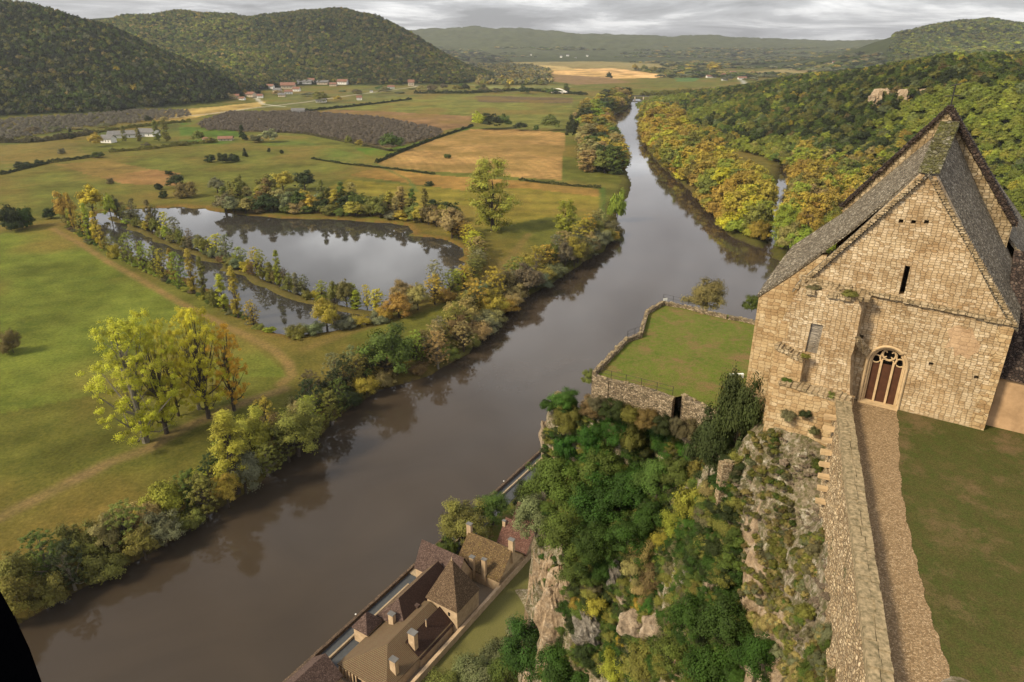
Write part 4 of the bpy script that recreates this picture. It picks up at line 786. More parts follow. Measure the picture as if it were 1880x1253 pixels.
# far valley floor: tree lines and hedges read as one mass
X, Y = scatter(3000, 7600, -.16, .52, 46); Z = relief(X, Y); hd = vnoise(X*.5, Y*2.2, 300, 51)*.6+vnoise(X*.35, Y, 160, 52)*.5; far_fields = np.zeros(len(X), bool)
for poly, c_ in FIELDS[16:21]: far_fields |= inside(X, Y, wp(poly))
k = (hd > .57) & ~far_fields & ~inside(X, Y, far_river) & (Z < 90); X, Y, Z = X[k], Y[k], Z[k]; n = len(X); sc_ = rng.uniform(.9, 2.0, n); tt = tints(['olive', 'dark', 'green', 'tan', 'grey', 'gold'], [3, 3, 3, 1, 3, .5], n, X, Y, 400)
stuff_forest('wood', 'distant tree lines and copses over the far valley floor', np.c_[X, Y, Z-1], np.c_[sc_*3.2, sc_*3.2, sc_*1.1], tt, dots)
X, Y = scatter(2700, 4700, -.07, .05, 24); Z = relief(X, Y); k = (Z < 9) & ~inside(X, Y, far_river) & inside(X, Y, np.vstack([wp([(876, 160), (874, 124), (905, 112), (960, 120), (1010, 132), (1060, 150), (1070, 166)])])); X, Y, Z = X[k], Y[k], Z[k]; n = len(X); sc_ = rng.uniform(1.3, 2.4, n)
stuff_forest('wood', 'pale autumn riverside wood at the tip of the spur', np.c_[X, Y, Z-1], np.c_[sc_*1.6, sc_*1.6, sc_*1.2], tints(['tan', 'olive', 'grey', 'gold', 'pale', 'dark'], [3, 3, 3, 1, 1.5, 1.6], n, X, Y, 300), dots)
# walnut orchards, bare brown crowns
orch = wp([(362, 228), (420, 207), (560, 206), (690, 216), (808, 238), (812, 250), (722, 272), (560, 246), (372, 240)]); X, Y = scatter(1000, 1700, -.6, -.05, 8.5); k = inside(X, Y, orch); X, Y = X[k], Y[k]; n = len(X); sc_ = rng.uniform(.8, 1.15, n)
stuff_forest('orchard', 'bare grey-brown walnut orchard in the middle of the valley', np.c_[X, Y, np.full(n, 2.6)], np.c_[sc_*.85, sc_*.85, sc_*.62], np.array((.16, .13, .095))*rng.uniform(.75, 1.2, n)[:, None], mids[:3], 'orchard')
orch = wp([(-60, 258), (-60, 226), (60, 218), (160, 212), (260, 200), (345, 205), (352, 214), (240, 228), (120, 240), (0, 262)]); X, Y = scatter(1050, 1700, -1., -.4, 11.5); k = inside(X, Y, orch); X, Y = X[k], Y[k]; n = len(X); sc_ = rng.uniform(.8, 1.15, n)
stuff_forest('orchard', 'grey bare walnut orchard at the foot of the dark hill', np.c_[X, Y, np.full(n, 2.6)], np.c_[sc_*.95, sc_*.95, sc_*.68], np.array((.17, .15, .11))*rng.uniform(.75, 1.2, n)[:, None], mids[:3], 'orchard')
print('forests', nA, nB, nC, nD, 'plants', len(TREES))
# ------------------------------------------------------------------ air
hz = MB(); hz.box((-14500, -300, -12), (17500, 13300, 330)); m = bpy.data.materials.new('haze'); m.use_nodes = True; t = m.node_tree; t.nodes.clear()
o_ = N(t, 'ShaderNodeOutputMaterial'); pv = N(t, 'ShaderNodeVolumePrincipled'); pv.inputs['Color'].default_value = (.86, .9, 1, 1); pv.inputs['Density'].default_value = 3e-5; pv.inputs['Anisotropy'].default_value = .25; L(t, pv.outputs[0], o_.inputs['Volume'])
tag(hz.build('haze', m), kind='stuff')
# ------------------------------------------------------------------ castle rock
def rbf_fit(ctl, lam=.02):
    k_ = np.array(ctl, float); X = k_[:, :2]; n = len(k_); A = np.zeros((n+3, n+3)); A[:n, :n] = np.hypot(X[:, None, 0]-X[None, :, 0], X[:, None, 1]-X[None, :, 1])+np.eye(n)*lam
    A[:n, n] = 1; A[:n, n+1:] = X; A[n, :n] = 1; A[n+1:, :n] = X.T; s_ = np.linalg.solve(A, np.r_[k_[:, 2], 0, 0, 0])
    def f(x_, y_):
        x_ = np.asarray(x_, float); y_ = np.asarray(y_, float); sh = x_.shape; a, b_ = x_.ravel(), y_.ravel(); o = np.empty(len(a))
        for i in range(0, len(a), 30000):
            D = np.hypot(a[i:i+30000, None]-X[None, :, 0], b_[i:i+30000, None]-X[None, :, 1]); o[i:i+30000] = D @ s_[:n]+s_[n]+s_[n+1]*a[i:i+30000]+s_[n+2]*b_[i:i+30000]
        return o.reshape(sh)
    return f
WA = np.array([23.4, 44.5]); WB = np.array([14.6, 20.7])     # outer top edge of the retaining wall
def wl(y_, off=0.): x_ = WA[0]+(WB[0]-WA[0])*(WA[1]-y_)/(WA[1]-WB[1]); return x_+off
ctl = []
for px, py, z in [(1110, 682, 112.5), (1160, 630, 113.5), (1215, 568, 114), (1300, 580, 114), (1385, 592, 114), (1385, 660, 114), (1330, 735, 113.5), (1240, 717, 113.2), (1180, 696, 113), (1300, 650, 114), (1200, 620, 114), (1260, 700, 113.6), (1180, 660, 113.4),
    (1095, 706, 112.3), (1165, 726, 112.1), (1240, 750, 111.9), (1290, 765, 111.6), (1330, 785, 112), (1370, 740, 113), (1300, 800, 110), (1340, 830, 112),
    (1012, 728, 109.5), (1050, 722, 110.5), (1150, 750, 109.5), (1006, 765, 105.5), (1002, 825, 101.5), (1060, 835, 101), (1130, 780, 104.5), (1130, 835, 101), (1200, 830, 102), (1260, 825, 104), (1290, 770, 108.5), (1280, 860, 105.5),
    (1050, 930, 96), (1100, 940, 97), (1180, 930, 98), (1100, 1000, 96), (1030, 990, 93), (1130, 1065, 97.5), (1190, 1030, 101), (1240, 955, 105), (1060, 1110, 93.5), (1090, 1080, 96), (1200, 1100, 98), (1250, 1010, 104),
    (1015, 1060, 92.5), (1010, 1110, 90), (1160, 1160, 95), (1100, 1180, 90), (1250, 1110, 101.5), (1330, 1140, 105.5), (1200, 1250, 95), (1300, 1240, 100), (1350, 1235, 104.5), (1080, 1250, 85), (1000, 1200, 82),
    (1310, 895, 115.5), (1290, 960, 112), (1300, 1000, 110.5), (1330, 1040, 111), (1370, 1100, 111), (1400, 1170, 111), (1430, 1250, 110.8), (1345, 850, 118), (1385, 790, 121.3), (1400, 832, 120.5), (1440, 828, 121.4), (1475, 815, 122.1), (1400, 900, 118.2), (1450, 900, 119), (1405, 784, 122.3), (1450, 794, 122.4), (1512, 807, 122.4), (1450, 1000, 116.4), (1400, 1000, 114.5),
    (1500, 1100, 117.5), (1440, 1100, 114.2), (1470, 1250, 113.5), (1530, 1253, 117), (1500, 1200, 116.2), (1350, 960, 114)]:
    q = P(px, py, z); ctl.append(tuple(q))
for y_, z in [(43.6, 119.9), (40, 120), (36.5, 120.1), (32, 120.5), (29, 120.4), (24, 121.5), (20, 122), (12, 122), (4, 122)]: ctl.append((wl(y_, -.1), y_, z))
for q in [(30, 30, 121.5), (26, 20, 121.5), (55, 15, 121.5), (70, 40, 121.5), (45, 42, 121.5), (36, 50, 121), (45, 60, 119), (70, 70, 119), (28, 58, 119.5), (32, 70, 116), (45, 80, 115), (50, 95, 112), (70, 100, 110), (26, 52, 121), (24, 54, 121), (20, 57, 117.5), (22, 62, 113),
    (12, 20, 100), (10, 28, 92), (14, 12, 108), (5, 25, 60), (8, 5, 70), (6, 40, 84), (0, 30, 20), (-4, 45, 3), (-8, 20, 3), (-6, 60, 3), (1.2, 52, 40), (1.8, 62, 50), (2., 72, 55), (2.2, 82, 60), (-4, 75, 3), (-3, 90, 3), (1, 92, 20), (4, 92, 60), (4, 102, 5), (-2, 110, 3), (8, 100, 40), (12, 112, 20), (8, 115, 3), (10, 130, 3), (4, 145, 3), (18, 112, 60), (25, 118, 70), (28, 130, 20), (22, 130, 3), (40, 112, 90), (55, 120, 80), (45, 135, 25), (60, 140, 10), (35, 145, 3), (60, 160, 3), (80, 130, 60), (85, 160, 3), (95, 100, 80), (95, 60, 100), (95, 20, 110), (20, 150, 3), (30, 165, 3), (0, 160, 3), (0, 0, 60), (40, -5, 121), (80, -5, 118)]: ctl.append(q)
hf0 = rbf_fit(ctl)
def hf(x_, y_):
    x_ = np.asarray(x_, float); y_ = np.asarray(y_, float); h = hf0(x_, y_)
    st = np.clip((h-20)/60, 0, 1)*np.where(h > 121.3, 0., 1)
    fl = (x_ > 9) & (y_ > 66) & (h > 111.5)                       # terrace lawn stays even
    st = np.where(fl, .05, st)
    r1 = (vnoise(x_*1.3+y_*.4, y_-h*.35, 5.5, 61)-.5)*3.2+(vnoise(x_+h*.3, y_, 2.1, 62)-.5)*1.5+(vnoise(x_, y_+h*.5, .9, 63)-.5)*.7
    return h+r1*st*.55
def hfs(x_, y_): return float(hf(np.array([x_]), np.array([y_]))[0])
def cliff():
    xs = np.arange(-9, 92, .42); ys = np.arange(-4, 168, .42); X, Y = np.meshgrid(xs, ys); Z = np.maximum(hf(X, Y), 2.2); tc = TERR.mean(0); Z = np.where(inside(X, Y, tc+(TERR-tc)*1.12), np.minimum(Z, 113.75), Z)
    sx = (vnoise(Y*1.2, Z, 4, 71)-.5)*1.6+(vnoise(Y, Z*1.3, 1.3, 72)-.5)*.8; gy, gx = np.gradient(Z, .42); steep = np.clip((np.hypot(gx, gy)-1.0)/2.5, 0, 1)
    V = np.c_[(X+sx*steep).ravel(), (Y+sx*steep*.6).ravel(), Z.ravel()]; nr, nc = X.shape; i = np.arange(nr*nc).reshape(nr, nc)
    keep = (Z[:-1, :-1] > 2.25) | (Z[1:, 1:] > 2.25)
    Fq = np.c_[i[:-1, :-1][keep], i[:-1, 1:][keep], i[1:, 1:][keep], i[1:, :-1][keep]]
    global CV; CV = V[V[:, 2] > 80]
    me = npmesh('castle_rock', V, Fq, M['cliff'], False); me.materials.append(M['rock_warm']); me.materials.append(M['terrace'])
    fx, fy, fz = X[:-1, :-1][keep], Y[:-1, :-1][keep], Z[:-1, :-1][keep]; sp = steep[:-1, :-1][keep]
    tz = inside(fx, fy, TERR); pxs, pys, _ = proj(fx, fy, Z[:-1, :-1][keep]); zz_ = Z[:-1, :-1][keep]; rk = (sp > .5) & (((vnoise(fx*1.5, zz_, 3.2, 66) > .5) & (fx < 9.5)) | ((fx < 19) & (fx > 13.5) & (fy < 46) & (zz_ < 113.5))); mi = np.where(rk, 1, 0).astype(np.int32); me.polygons.foreach_set('material_index', mi)
    o = link('castle_rock', me); tag(o, kind='structure')
TERR = wp([(1098, 688), (1152, 625), (1178, 612), (1190, 572), (1216, 556), (1300, 566), (1395, 580), (1395, 700), (1360, 745), (1335, 770), (1250, 722)], 113.5)
cliff()
# courtyard: lawn and cobbled path behind the retaining wall
def patch(name, poly, z, mat, kind='structure', zf=None):
    q = [Vector((a, b_, 0)) for a, b_ in poly]; tri = tessellate_polygon([q]); me = bpy.data.meshes.new(name)
    me.from_pydata([(a.x, a.y, z) for a in q], [], [tuple(k) if ((q[k[1]]-q[k[0]]).cross(q[k[2]]-q[k[0]])).z > 0 else tuple(reversed(k)) for k in tri]); me.materials.append(mat)
    return tag(link(name, me), kind=kind)
pathR = [(1648, 754), (1650, 800), (1651, 850), (1655, 900), (1666, 960), (1680, 1020), (1695, 1080), (1715, 1150), (1738, 1215), (1752, 1262)]
pr_ = []
for (a, b_), (a2, b2) in zip(pathR[:-1], pathR[1:]):
    for k_ in range(22): t_ = k_/22; pr_.append(tuple(P(a+(a2-a)*t_+random.uniform(-1.3, 1.3)+1.8*math.sin((b_+(b2-b_)*t_)*.13), b_+(b2-b_)*t_, 125.)[:2]))
patch('castle_lawn', [(wl(60, 1.2), 60), (60, 60), (75, 30), (75, -5), (wl(-5, 1.2), -5)], 124.98, M['lawn'])
patch('cobbled_path', [(wl(50, .8), 50), (30.5, 48.5)]+pr_+[(16, 8), (wl(8, .8), 8)], 125.0, M['path'])
sk = MB(); a0 = (wl(60, 1.3), 60); b0 = (wl(-5, 1.3), -5); 
patch('terrace_lawn', [T0 for T0 in [tuple(P(a, b_, 114.)[:2]) for a, b_ in [(1093, 690), (1152, 627), (1177, 617), (1190, 575), (1217, 557), (1300, 571), (1395, 590), (1400, 690), (1372, 735), (1345, 762), (1330, 765), (1290, 742), (1256, 727), (1238, 730)]]], 114.02, M['terrace'])
# retaining wall with coping
rw = empty('retaining_wall', (WB[0], WB[1], 120)); tag(rw, 'long rough stone retaining wall with mossy coping beside the cobbled path', 'wall')
mb = MB(); d_ = (WA-WB)/np.linalg.norm(WA-WB); nrm = np.array([-d_[1], d_[0]]); nrm = nrm if nrm[0] < 0 else -nrm
def wpt(s, off, z): q = WB+d_*s-nrm*off; return (q[0]-WB[0], q[1]-WB[1], z-120)
NS, NZ = 150, 30; s0, s1 = -14, 25.6; rows_ = []
rgw = np.random.default_rng(5)
for i in range(NS+1):
    s_ = s0+(s1-s0)*i/NS
    for k in range(NZ+1):
        z = 116+(125.75-116)*k/NZ; bat = (125.75-z)*.035
        rows_.append((s_, bat, z))
A2 = np.array(rows_); bul = (vnoise(A2[:, 0], A2[:, 2], .55, 81)-.5)*.22+(vnoise(A2[:, 0], A2[:, 2]*1.4, .26, 82)-.5)*.2
mb.v = [wpt(a[0], -a[1]-b_, a[2]) for a, b_ in zip(A2, bul)]
for i in range(NS):
    for k in range(NZ): a = i*(NZ+1)+k; mb.f.append((a, a+NZ+1, a+NZ+2, a+1))
mb.slab([wpt(s0, .05, 116), wpt(s1, .05, 116), wpt(s1, .05, 125.7), wpt(s0, .05, 125.7)], (-nrm[0]*.75, -nrm[1]*.75, 0))
mb.build('wall_face', M['rubble'], rw)
mb = MB(); s_ = s0
while s_ < s1-.2:       # individual coping slabs in two uneven courses
    l = random.uniform(.35, 1.0)
    sp_ = random.uniform(.32, .52)
    for o_a, o_b in ((-.14, sp_), (sp_+.015, .84)):
        c0 = wpt(s_+l/2, (o_a+o_b)/2, 125.66+random.uniform(-.02, .02)); c0 = np.array(c0)
        mb.obox(c0, (d_[0]*(l/2-.012), d_[1]*(l/2-.012), 0), (-nrm[0]*(o_b-o_a)/2, -nrm[1]*(o_b-o_a)/2, 0), random.uniform(.42, .52), .022)
    s_ += l
mb.build('coping', M['coping'], rw)
# stone stubs sticking out of the wall under the chapel
for i, (px, py) in enumerate([(1527, 752), (1524, 765), (1521, 781), (1518, 797), (1513, 815), (1508, 833), (1504, 850), (1500, 866)]):
    sd_ = 25.2-i*.62; z = 124.9-i*.62; mb = MB(); c0 = np.array(wpt(sd_, -.32, z))+np.array([WB[0], WB[1], 120])
    mb.obox((0, 0, 0), (d_[0]*.2, d_[1]*.2, 0), (nrm[0]*.48, nrm[1]*.48, 0), .24, .04)
    o = mb.build('stone_corbel', M['moulding'], None, tuple(c0)); tag(o, f'square stone stub jutting from the retaining wall, {ordw(i+1)} down from the chapel', 'stone stub', 'stone stubs on the retaining wall')
# ------------------------------------------------------------------ low walls of the terrace
def wallrun(name, pts, z0, z1, th, label, mat='oldwall', z=None, step=1.1, coping=True):
    """uneven stone wall along metre points"""
    pts = [np.array(q[:2]) for q in pts]; o0 = pts[0]; root = empty(name, (o0[0], o0[1], z0)); mb = MB(); cp = MB()
    for a, b_ in zip(pts[:-1], pts[1:]):
        v = b_-a; l = np.linalg.norm(v); n = max(1, int(l/step)); u_ = v/l; nv = np.array([-u_[1], u_[0]])
        for i in range(n):
            c = a+v*(i+.5)/n-o0; hh = z1-z0+random.uniform(-.07, .05)
            mb.obox((c[0], c[1], 0), (u_[0]*l/n/2, u_[1]*l/n/2, 0), (nv[0]*th/2, nv[1]*th/2, 0), hh, .03)
            if coping:
                for _ in range(2): 
                    e_ = c+u_*random.uniform(-.5, .5)*l/n+nv*random.uniform(-.3, .3)*th
                    cp.obox((e_[0], e_[1], hh-.05), (u_[0]*random.uniform(.12, .3), u_[1]*random.uniform(.12, .3), 0), (nv[0]*th*random.uniform(.15, .35), nv[1]*th*random.uniform(.15, .35), 0), random.uniform(.1, .2), .03)
    mb.build('wall_body', M[mat], root); 
    if coping: cp.build('top_stones', M['coping'], root)
    tag(root, label, 'wall'); return root
T_ = lambda a, b_, z=114.6: P(a, b_, z)[:2]
wallrun('terrace_wall', [T_(1091, 682), T_(1150, 621), T_(1176, 612), T_(1188, 570), T_(1217, 553)], 108, 114.55, .55, 'crumbling mossy parapet wall of the grass terrace along the river side')
wallrun('terrace_wall', [T_(1217, 553), T_(1262, 560), T_(1305, 572), T_(1335, 578)], 108, 114.5, .5, 'low mossy wall at the far end of the grass terrace')
wallrun('terrace_wall', [T_(1338, 579), T_(1365, 583), T_(1392, 590)], 108, 114.5, .5, 'short low wall between the far terrace gap and the chapel')
wallrun('terrace_wall', [T_(1091, 684), T_(1120, 694), T_(1165, 704), T_(1205, 715), T_(1238, 727)], 110.5, 114.4, .6, 'stained stone wall holding the near side of the grass terrace', step=1.5)
wallrun('terrace_wall', [T_(1256, 722), T_(1290, 737), T_(1330, 765), T_(1345, 790)], 108, 114.3, .6, 'broken stone wall piece between the terrace gap and the shrub by the chapel')
wallrun('ruined_wall', [P(1388, 787, 121)[:2], P(1365, 820, 119.6)[:2], P(1340, 858, 118.2)[:2], P(1318, 890, 116.6)[:2]], 114.5, 118.7, .7, 'ruined low wall running down from the chapel corner above the scrub slope', 'rubble')
def railing(pts, label, z=114.55):
    o0 = np.array(pts[0]); r_ = empty('railing', (o0[0], o0[1], z))
    for i in range(len(pts)):
        q = np.array(pts[i])-o0; MB().tube([(q[0], q[1], -.1), (q[0], q[1], 1.)], .03, 5).build('post', M['iron'], r_)
    mb = MB()
    for hh in (.45, .95):
        for a, b_ in zip(pts[:-1], pts[1:]): a = np.array(a)-o0; b_ = np.array(b_)-o0; mb.tube([(a[0], a[1], hh), (b_[0], b_[1], hh)], .018, 4)
    mb.build('rail', M['iron'], r_); tag(r_, label, 'railing')
lp = lambda a, b_, n: [tuple(np.array(T_(*a))*(1-i/n)+np.array(T_(*b_))*i/n) for i in range(n+1)]
railing(lp((1218, 551), (1290, 567), 4), 'thin iron railing on the far end wall of the terrace')
railing(lp((1152, 620), (1178, 610), 2), 'short iron railing on the bend of the river side wall')
railing(lp((1095, 688), (1235, 724), 5), 'wire railing along the near wall of the grass terrace')
# gravel patch, bench and signs
q = P(1410, 822, 120.2)
bn = empty('bench', P(1352, 694, 114.03), .1); MB().box((-.8, -.16, .42), (.8, .16, .5)).build('seat', M['white'], bn)
for s_ in (-.7, .7): MB().box((s_-.06, -.17, 0), (s_+.06, .17, .42)).build('leg', M['white'], bn)
tag(bn, 'white bench on the grass terrace beside the chapel shrub', 'bench')
for px, py, z, lb_ in ((1210, 731, 111.3, 'small white sign board on the bank below the terrace gap'), (1221, 556, 115.2, 'small white sign on the far corner of the terrace wall')):
    s_ = empty('sign', tuple(P(px, py, z)), .3); MB().box((-.32, -.02, .3), (.32, .02, .68)).build('board', M['white'], s_); MB().tube([(0, .04, -.5), (0, .04, .5)], .025, 5).build('post', M['iron'], s_); tag(s_, lb_, 'sign')
# ------------------------------------------------------------------ chapel, built in its own frame: x to the right along the gable, y backwards
CA = R(-34); CO = tuple(P(1805, 790, 125.)); ch = empty('stone_chapel', CO, CA)
tag(ch, 'old stone chapel with steep gable, stone slate roof and arched traceried doorway', 'chapel')
fr = lambda y_: (lambda a, b_: (-a, y_, b_))      # a = metres leftwards from the right-hand corner
def arc(cx, cz, r_, a0, a1, n): return [(cx+r_*math.cos(R(a0+(a1-a0)*i/n)), cz+r_*math.sin(R(a0+(a1-a0)*i/n))) for i in range(n+1)]
DX, DW, DZ = 6.72, 1.18, 3.25                      # door axis, half width, spring line
door = [(DX-DW, -.1)]+arc(DX, DZ, DW, 0, 180, 16)[::1] if False else [(DX-DW, -.1)]+[(DX-DW*math.cos(R(a)), DZ+DW*1.12*math.sin(R(a))) for a in range(0, 181, 12)]+[(DX+DW, -.1)]
slit = [(6.67, 8.65), (6.67, 10.75), (7.0, 10.75), (7.0, 8.65)]
outer = [(0, -1.5), (0, 7.9), (3.4, 12.5), (6.35, 16.85), (7.35, 16.95), (10.4, 12.6), (13.7, 7.9), (13.7, -5.5), (5, -5.5), (4, -1.5)]
hl = [[(s_, z), (s_, z+.26), (s_+.28, z+.26), (s_+.28, z)] for s_, z in ((6.2, 13.75), (6.95, 13.65), (7.7, 13.6), (1.1, 3.6), (9.4-.8, 4.9), (3.9, 3.9))]
MB().plate(outer, [door, slit]+hl, fr(0.), (0, .85, 0)).build('gable_wall', M['chapel'], ch)
MB().box((-8.2, .8, -.2), (-5.2, .9, 5)).box((-8.3, .9, 8), (-5.6, 1, 14.5)).build('dark_interior', M['black'], ch)
MB().plate([(3.6, 6.7), (3.1, 7.2), (2.5, 7.0), (2.25, 7.2), (1.9, 6.5), (1.5, 6.1), (1.55, 5.5), (1.8, 5.35), (2.0, 4.9), (2.5, 5.2), (2.8, 4.9), (3.0, 5.6), (3.5, 5.4), (3.3, 6.1)], [], fr(-.02), (0, .03, 0)).build('plaster_scar', M['scar'], ch)
mb = MB(); z = -1.
while z < 7.6: h_ = random.uniform(.28, .42); l = random.choice((.45, .85)); mb.box((-l, -.035, z), (.03, .3, z+h_-.02), .012); z += h_
mb.build('corner_stones', M['ashlar'], ch); mb = MB(); z = -5.
while z < 5.5: h_ = random.uniform(.28, .42); l = random.choice((.45, .8)); a = 14.33; mb.box((-a-.03, -1.53, z), (-a+l, -1.2, z+h_-.02), .012) if z > 3.6 else None; z += h_
mb.build('corner_stones', M['ashlar'], ch)
# doorway: moulded arch, three wooden leaves, two mullions and tracery
mb = MB(); ring = [(DX-DW*math.cos(R(a)), DZ+DW*1.12*math.sin(R(a))) for a in range(0, 181, 10)]; pth = [(DX-DW, 0)]+ring+[(DX+DW, 0)]
for k, (ex, yy) in enumerate(((.14, -.06), (0., .12), (-.1, .3))):
    q = [(-(DX+(a-DX)*(1+ex/DW)), yy, b_+(ex*.9 if b_ > DZ-.1 else 0)*max(0, (b_-DZ)/DW)) for a, b_ in pth]; mb.tube(q, .1, 6)
mb.build('arch_moulding', M['moulding'], ch)
mb = MB()
for cx in (DX-.40, DX+.40): mb.box((-cx-.075, .28, -.02), (-cx+.075, .48, 3.35))
def loop(cx, cz, r_, tk, n=18, y_=.38): mb.tube([(-cx-r_*math.cos(2*math.pi*i/n), y_, cz+r_*math.sin(2*math.pi*i/n)) for i in range(n+1)], tk, 6)
loop(DX, 3.92, .43, .075); 
for sx in (-.79, .79): loop(DX+sx, 3.45, .3, .055, 14)
for sx in (-1, 1):
    mb.tube([(-(DX+sx*.40), .38, 3.25), (-(DX+sx*.35), .38, 3.5), (-(DX+sx*.15), .38, 3.55), (-DX, .38, 3.5)], .06, 6)
    mb.tube([(-(DX+sx*.40), .38, 3.2), (-(DX+sx*.55), .38, 3.55), (-(DX+sx*.48), .38, 4.0), (-(DX+sx*.3), .38, 4.3)], .06, 6)
for a in range(4):   # quatrefoil cusps
    t_ = R(45+90*a); mb.tube([(-DX-.42*math.cos(t_), .38, 3.92+.42*math.sin(t_)), (-DX-.2*math.cos(t_), .38, 3.92+.2*math.sin(t_))], [.09, .03], 6)
mb.build('tracery', M['moulding'], ch)
for a, b_ in ((DX-DW+.02, DX-.46), (DX-.34, DX+.34), (DX+.46, DX+DW-.02)):
    MB().box((-b_, .42, 0.), (-a, .5, 3.12)).build('door_leaf', M['door'], ch)
MB().box((-DX-1.35, -.35, -.12), (-DX+1.35, .5, .06), .01).build('threshold', M['moulding'], ch)
# ledge across the gable, uneven weathered stones
mb = MB(); s_ = .2
while s_ < 13.4:
    l = random.uniform(.3, .75); z = 8.15+.055*s_+random.uniform(-.04, .04); mb.box((-(s_+l), -random.uniform(.16, .3), z-.28), (-s_-.01, .1, z+random.uniform(-.02, .05)), .025); s_ += l
mb.build('ledge', M['chapel_moss'], ch)
# buttress mass on the left of the door, with a boarded window
bo = [(8.35, -.2), (8.65, 1.5), (9.0, 3.9), (8.9, 4.6), (8.95, 7.6), (9.3, 8.25), (11.0, 8.5), (13.25, 8.3), (13.6, 7.6), (14.05, 5.9), (14.3, 2.0), (14.4, -4.5), (9, -4.5)]
wn = [(11.3, 3.5), (11.2, 5.85), (12.05, 5.85), (12.15, 3.5)]
MB().plate(bo, [wn], fr(-1.5), (0, 1.48, 0)).build('buttress', M['chapel'], ch)
MB().box((-12.2, -1.32, 3.45), (-11.15, -1.2, 5.9)).build('boarded_window', M['shutter'], ch)
mb = MB()
for i in range(34):
    a = random.uniform(8.9, 13.5); y_ = random.uniform(-1.6, -.2); mb.box((-a-.3, y_-.2, 8.1), (-a+.3, y_+.2, 8.45+.12*random.random()+.1*(1+y_)), .05)
mb.build('buttress_top', M['chapel_moss'], ch)
MB().slab([(-9.0, -1.56, 5.5), (-8.7, -1.56, 5.6), (-7.9, -.02, 4.1), (-8.2, -.4, 3.7), (-8.8, -1.56, 4.9)], (.03, -.12, .05)).build('sloping_drip_stone', M['chapel_moss'], ch)
MB().plate([(12.0, -5.5), (12.0, 3.0), (12.6, 3.2), (13.3, 3.5), (14.1, 3.6), (14.25, -5.5)], [], fr(-2.3), (0, .9, 0)).build('stepped_buttress', M['ashlar'], ch)
MB().plate([(8.2, -5.5), (8.2, .9), (9.6, 1.05), (11.4, 1.15), (13.2, 1.2), (13.62, 1.1), (13.85, -2.2), (14., -5.5)], [], fr(-3.1), (0, 1.6, 0)).build('footing_wall', M['ashlar'], ch)
mb = MB(); s_ = 8.3
while s_ < 13.3: l = random.uniform(.3, .7); mb.box((-(s_+l), -3.2, .9+.06*(s_-8.3)), (-s_-.01, -2.0, 1.12+.04*(s_-8.3)+random.uniform(0, .15)), .04); s_ += l
mb.build('footing_top', M['chapel_moss'], ch); mb = MB()
for k_ in range(9): a = 12.05+k_*.23; mb.box((-a-.25, -2.4, 3.0+k_*.07), (-a, -1.45, 3.25+k_*.07+random.uniform(0, .12)), .04)
mb.build('step_top', M['chapel_moss'], ch)
# wing behind, further left
MB().plate([(12.4, -8), (12.4, 10.1), (12.95, 10.1), (16.9, 6.05), (16.95, -8)], [], fr(2.), (0, .8, 0)).build('wing_wall', M['ashlar'], ch)
MB().box((-16.92, 2.8, -8), (-16.1, 24, 6.0)).box((-.8, .85, -1), (-.02, 24, 7.9)).build('side_walls', M['ashlar'], ch)
# roofs as slabs with real thickness
def roofp(name, pts, mat, th=.28):
    """bent roof sheet: rows of points, thickness downwards"""
    mb = MB(); nr, nc = len(pts), len(pts[0]); n = nr*nc
    V = [Vector((-p_[0], p_[1], p_[2])) for r_ in pts for p_ in r_]; mb.v = [tuple(q) for q in V]+[tuple(q-Vector((0, 0, th))) for q in V]
    for i in range(nr-1):
        for k in range(nc-1): a = i*nc+k; f_ = (a, a+1, a+nc+1, a+nc); mb.f += [f_, tuple(x_+n for x_ in reversed(f_))]
    for i in range(nr-1): mb.f += [(i*nc, (i+1)*nc, (i+1)*nc+n, i*nc+n), (i*nc+nc-1, i*nc+nc-1+n, (i+1)*nc+nc-1+n, (i+1)*nc+nc-1)]
    for k in range(nc-1): mb.f += [(k, k+n, k+1+n, k+1), ((nr-1)*nc+k, (nr-1)*nc+k+1, (nr-1)*nc+k+1+n, (nr-1)*nc+k+n)]
    return mb.build(name, mat, ch)
def fine(rows_, n=14, jz=.05):
    out_ = []
    for i in range(len(rows_)-1):
        for j in range(n if i < len(rows_)-2 else n+1):
            t_ = j/n; out_.append([tuple(a*(1-t_)+b_*t_+(random.uniform(-jz, jz) if c_ == 2 else 0) for c_, (a, b_) in enumerate(zip(p_, q_))) for p_, q_ in zip(rows_[i], rows_[i+1])])
    return out_
def prof(y_, dz, ext=0.): return [(6.85, y_, 17.15+dz), (8.6, y_, 14.75+dz*.95), (10.4, y_, 12.25+dz*.8), (12.2, y_, 9.9+dz*.6), (13.4, y_, 8.45+dz*.4), (14.0+ext, y_, 7.75+dz*.25)]
roofp('roof_left', fine([prof(-.12, 0), prof(2.1, .5)], 8), M['lauze'])
wing = [[(6.85, 2.1, 17.65), (9, 2.1, 14.95), (11, 2.1, 12.4), (12.9, 1.9, 10.35), (14.9, 1.9, 8.2), (17.0, 1.9, 6.2)],
        [(6.85, 6, 18.5), (9, 6, 15.9), (11, 6, 13.4), (13.0, 6, 11.2), (14.9, 6, 9.2), (16.7, 5.5, 7.6)],
        [(6.85, 10, 19.35), (9, 10, 16.8), (11.2, 10, 14.1), (13.1, 10, 11.7), (14.8, 9, 10.2), (16.2, 8, 8.9)],
        [(6.85, 14, 19.0), (9, 14, 16.4), (11.2, 14, 13.6), (13.1, 14, 11.0), (14.8, 14, 9.2), (16.6, 14, 7.9)]]
roofp('wing_roof', fine(wing, 10), M['lauze'])
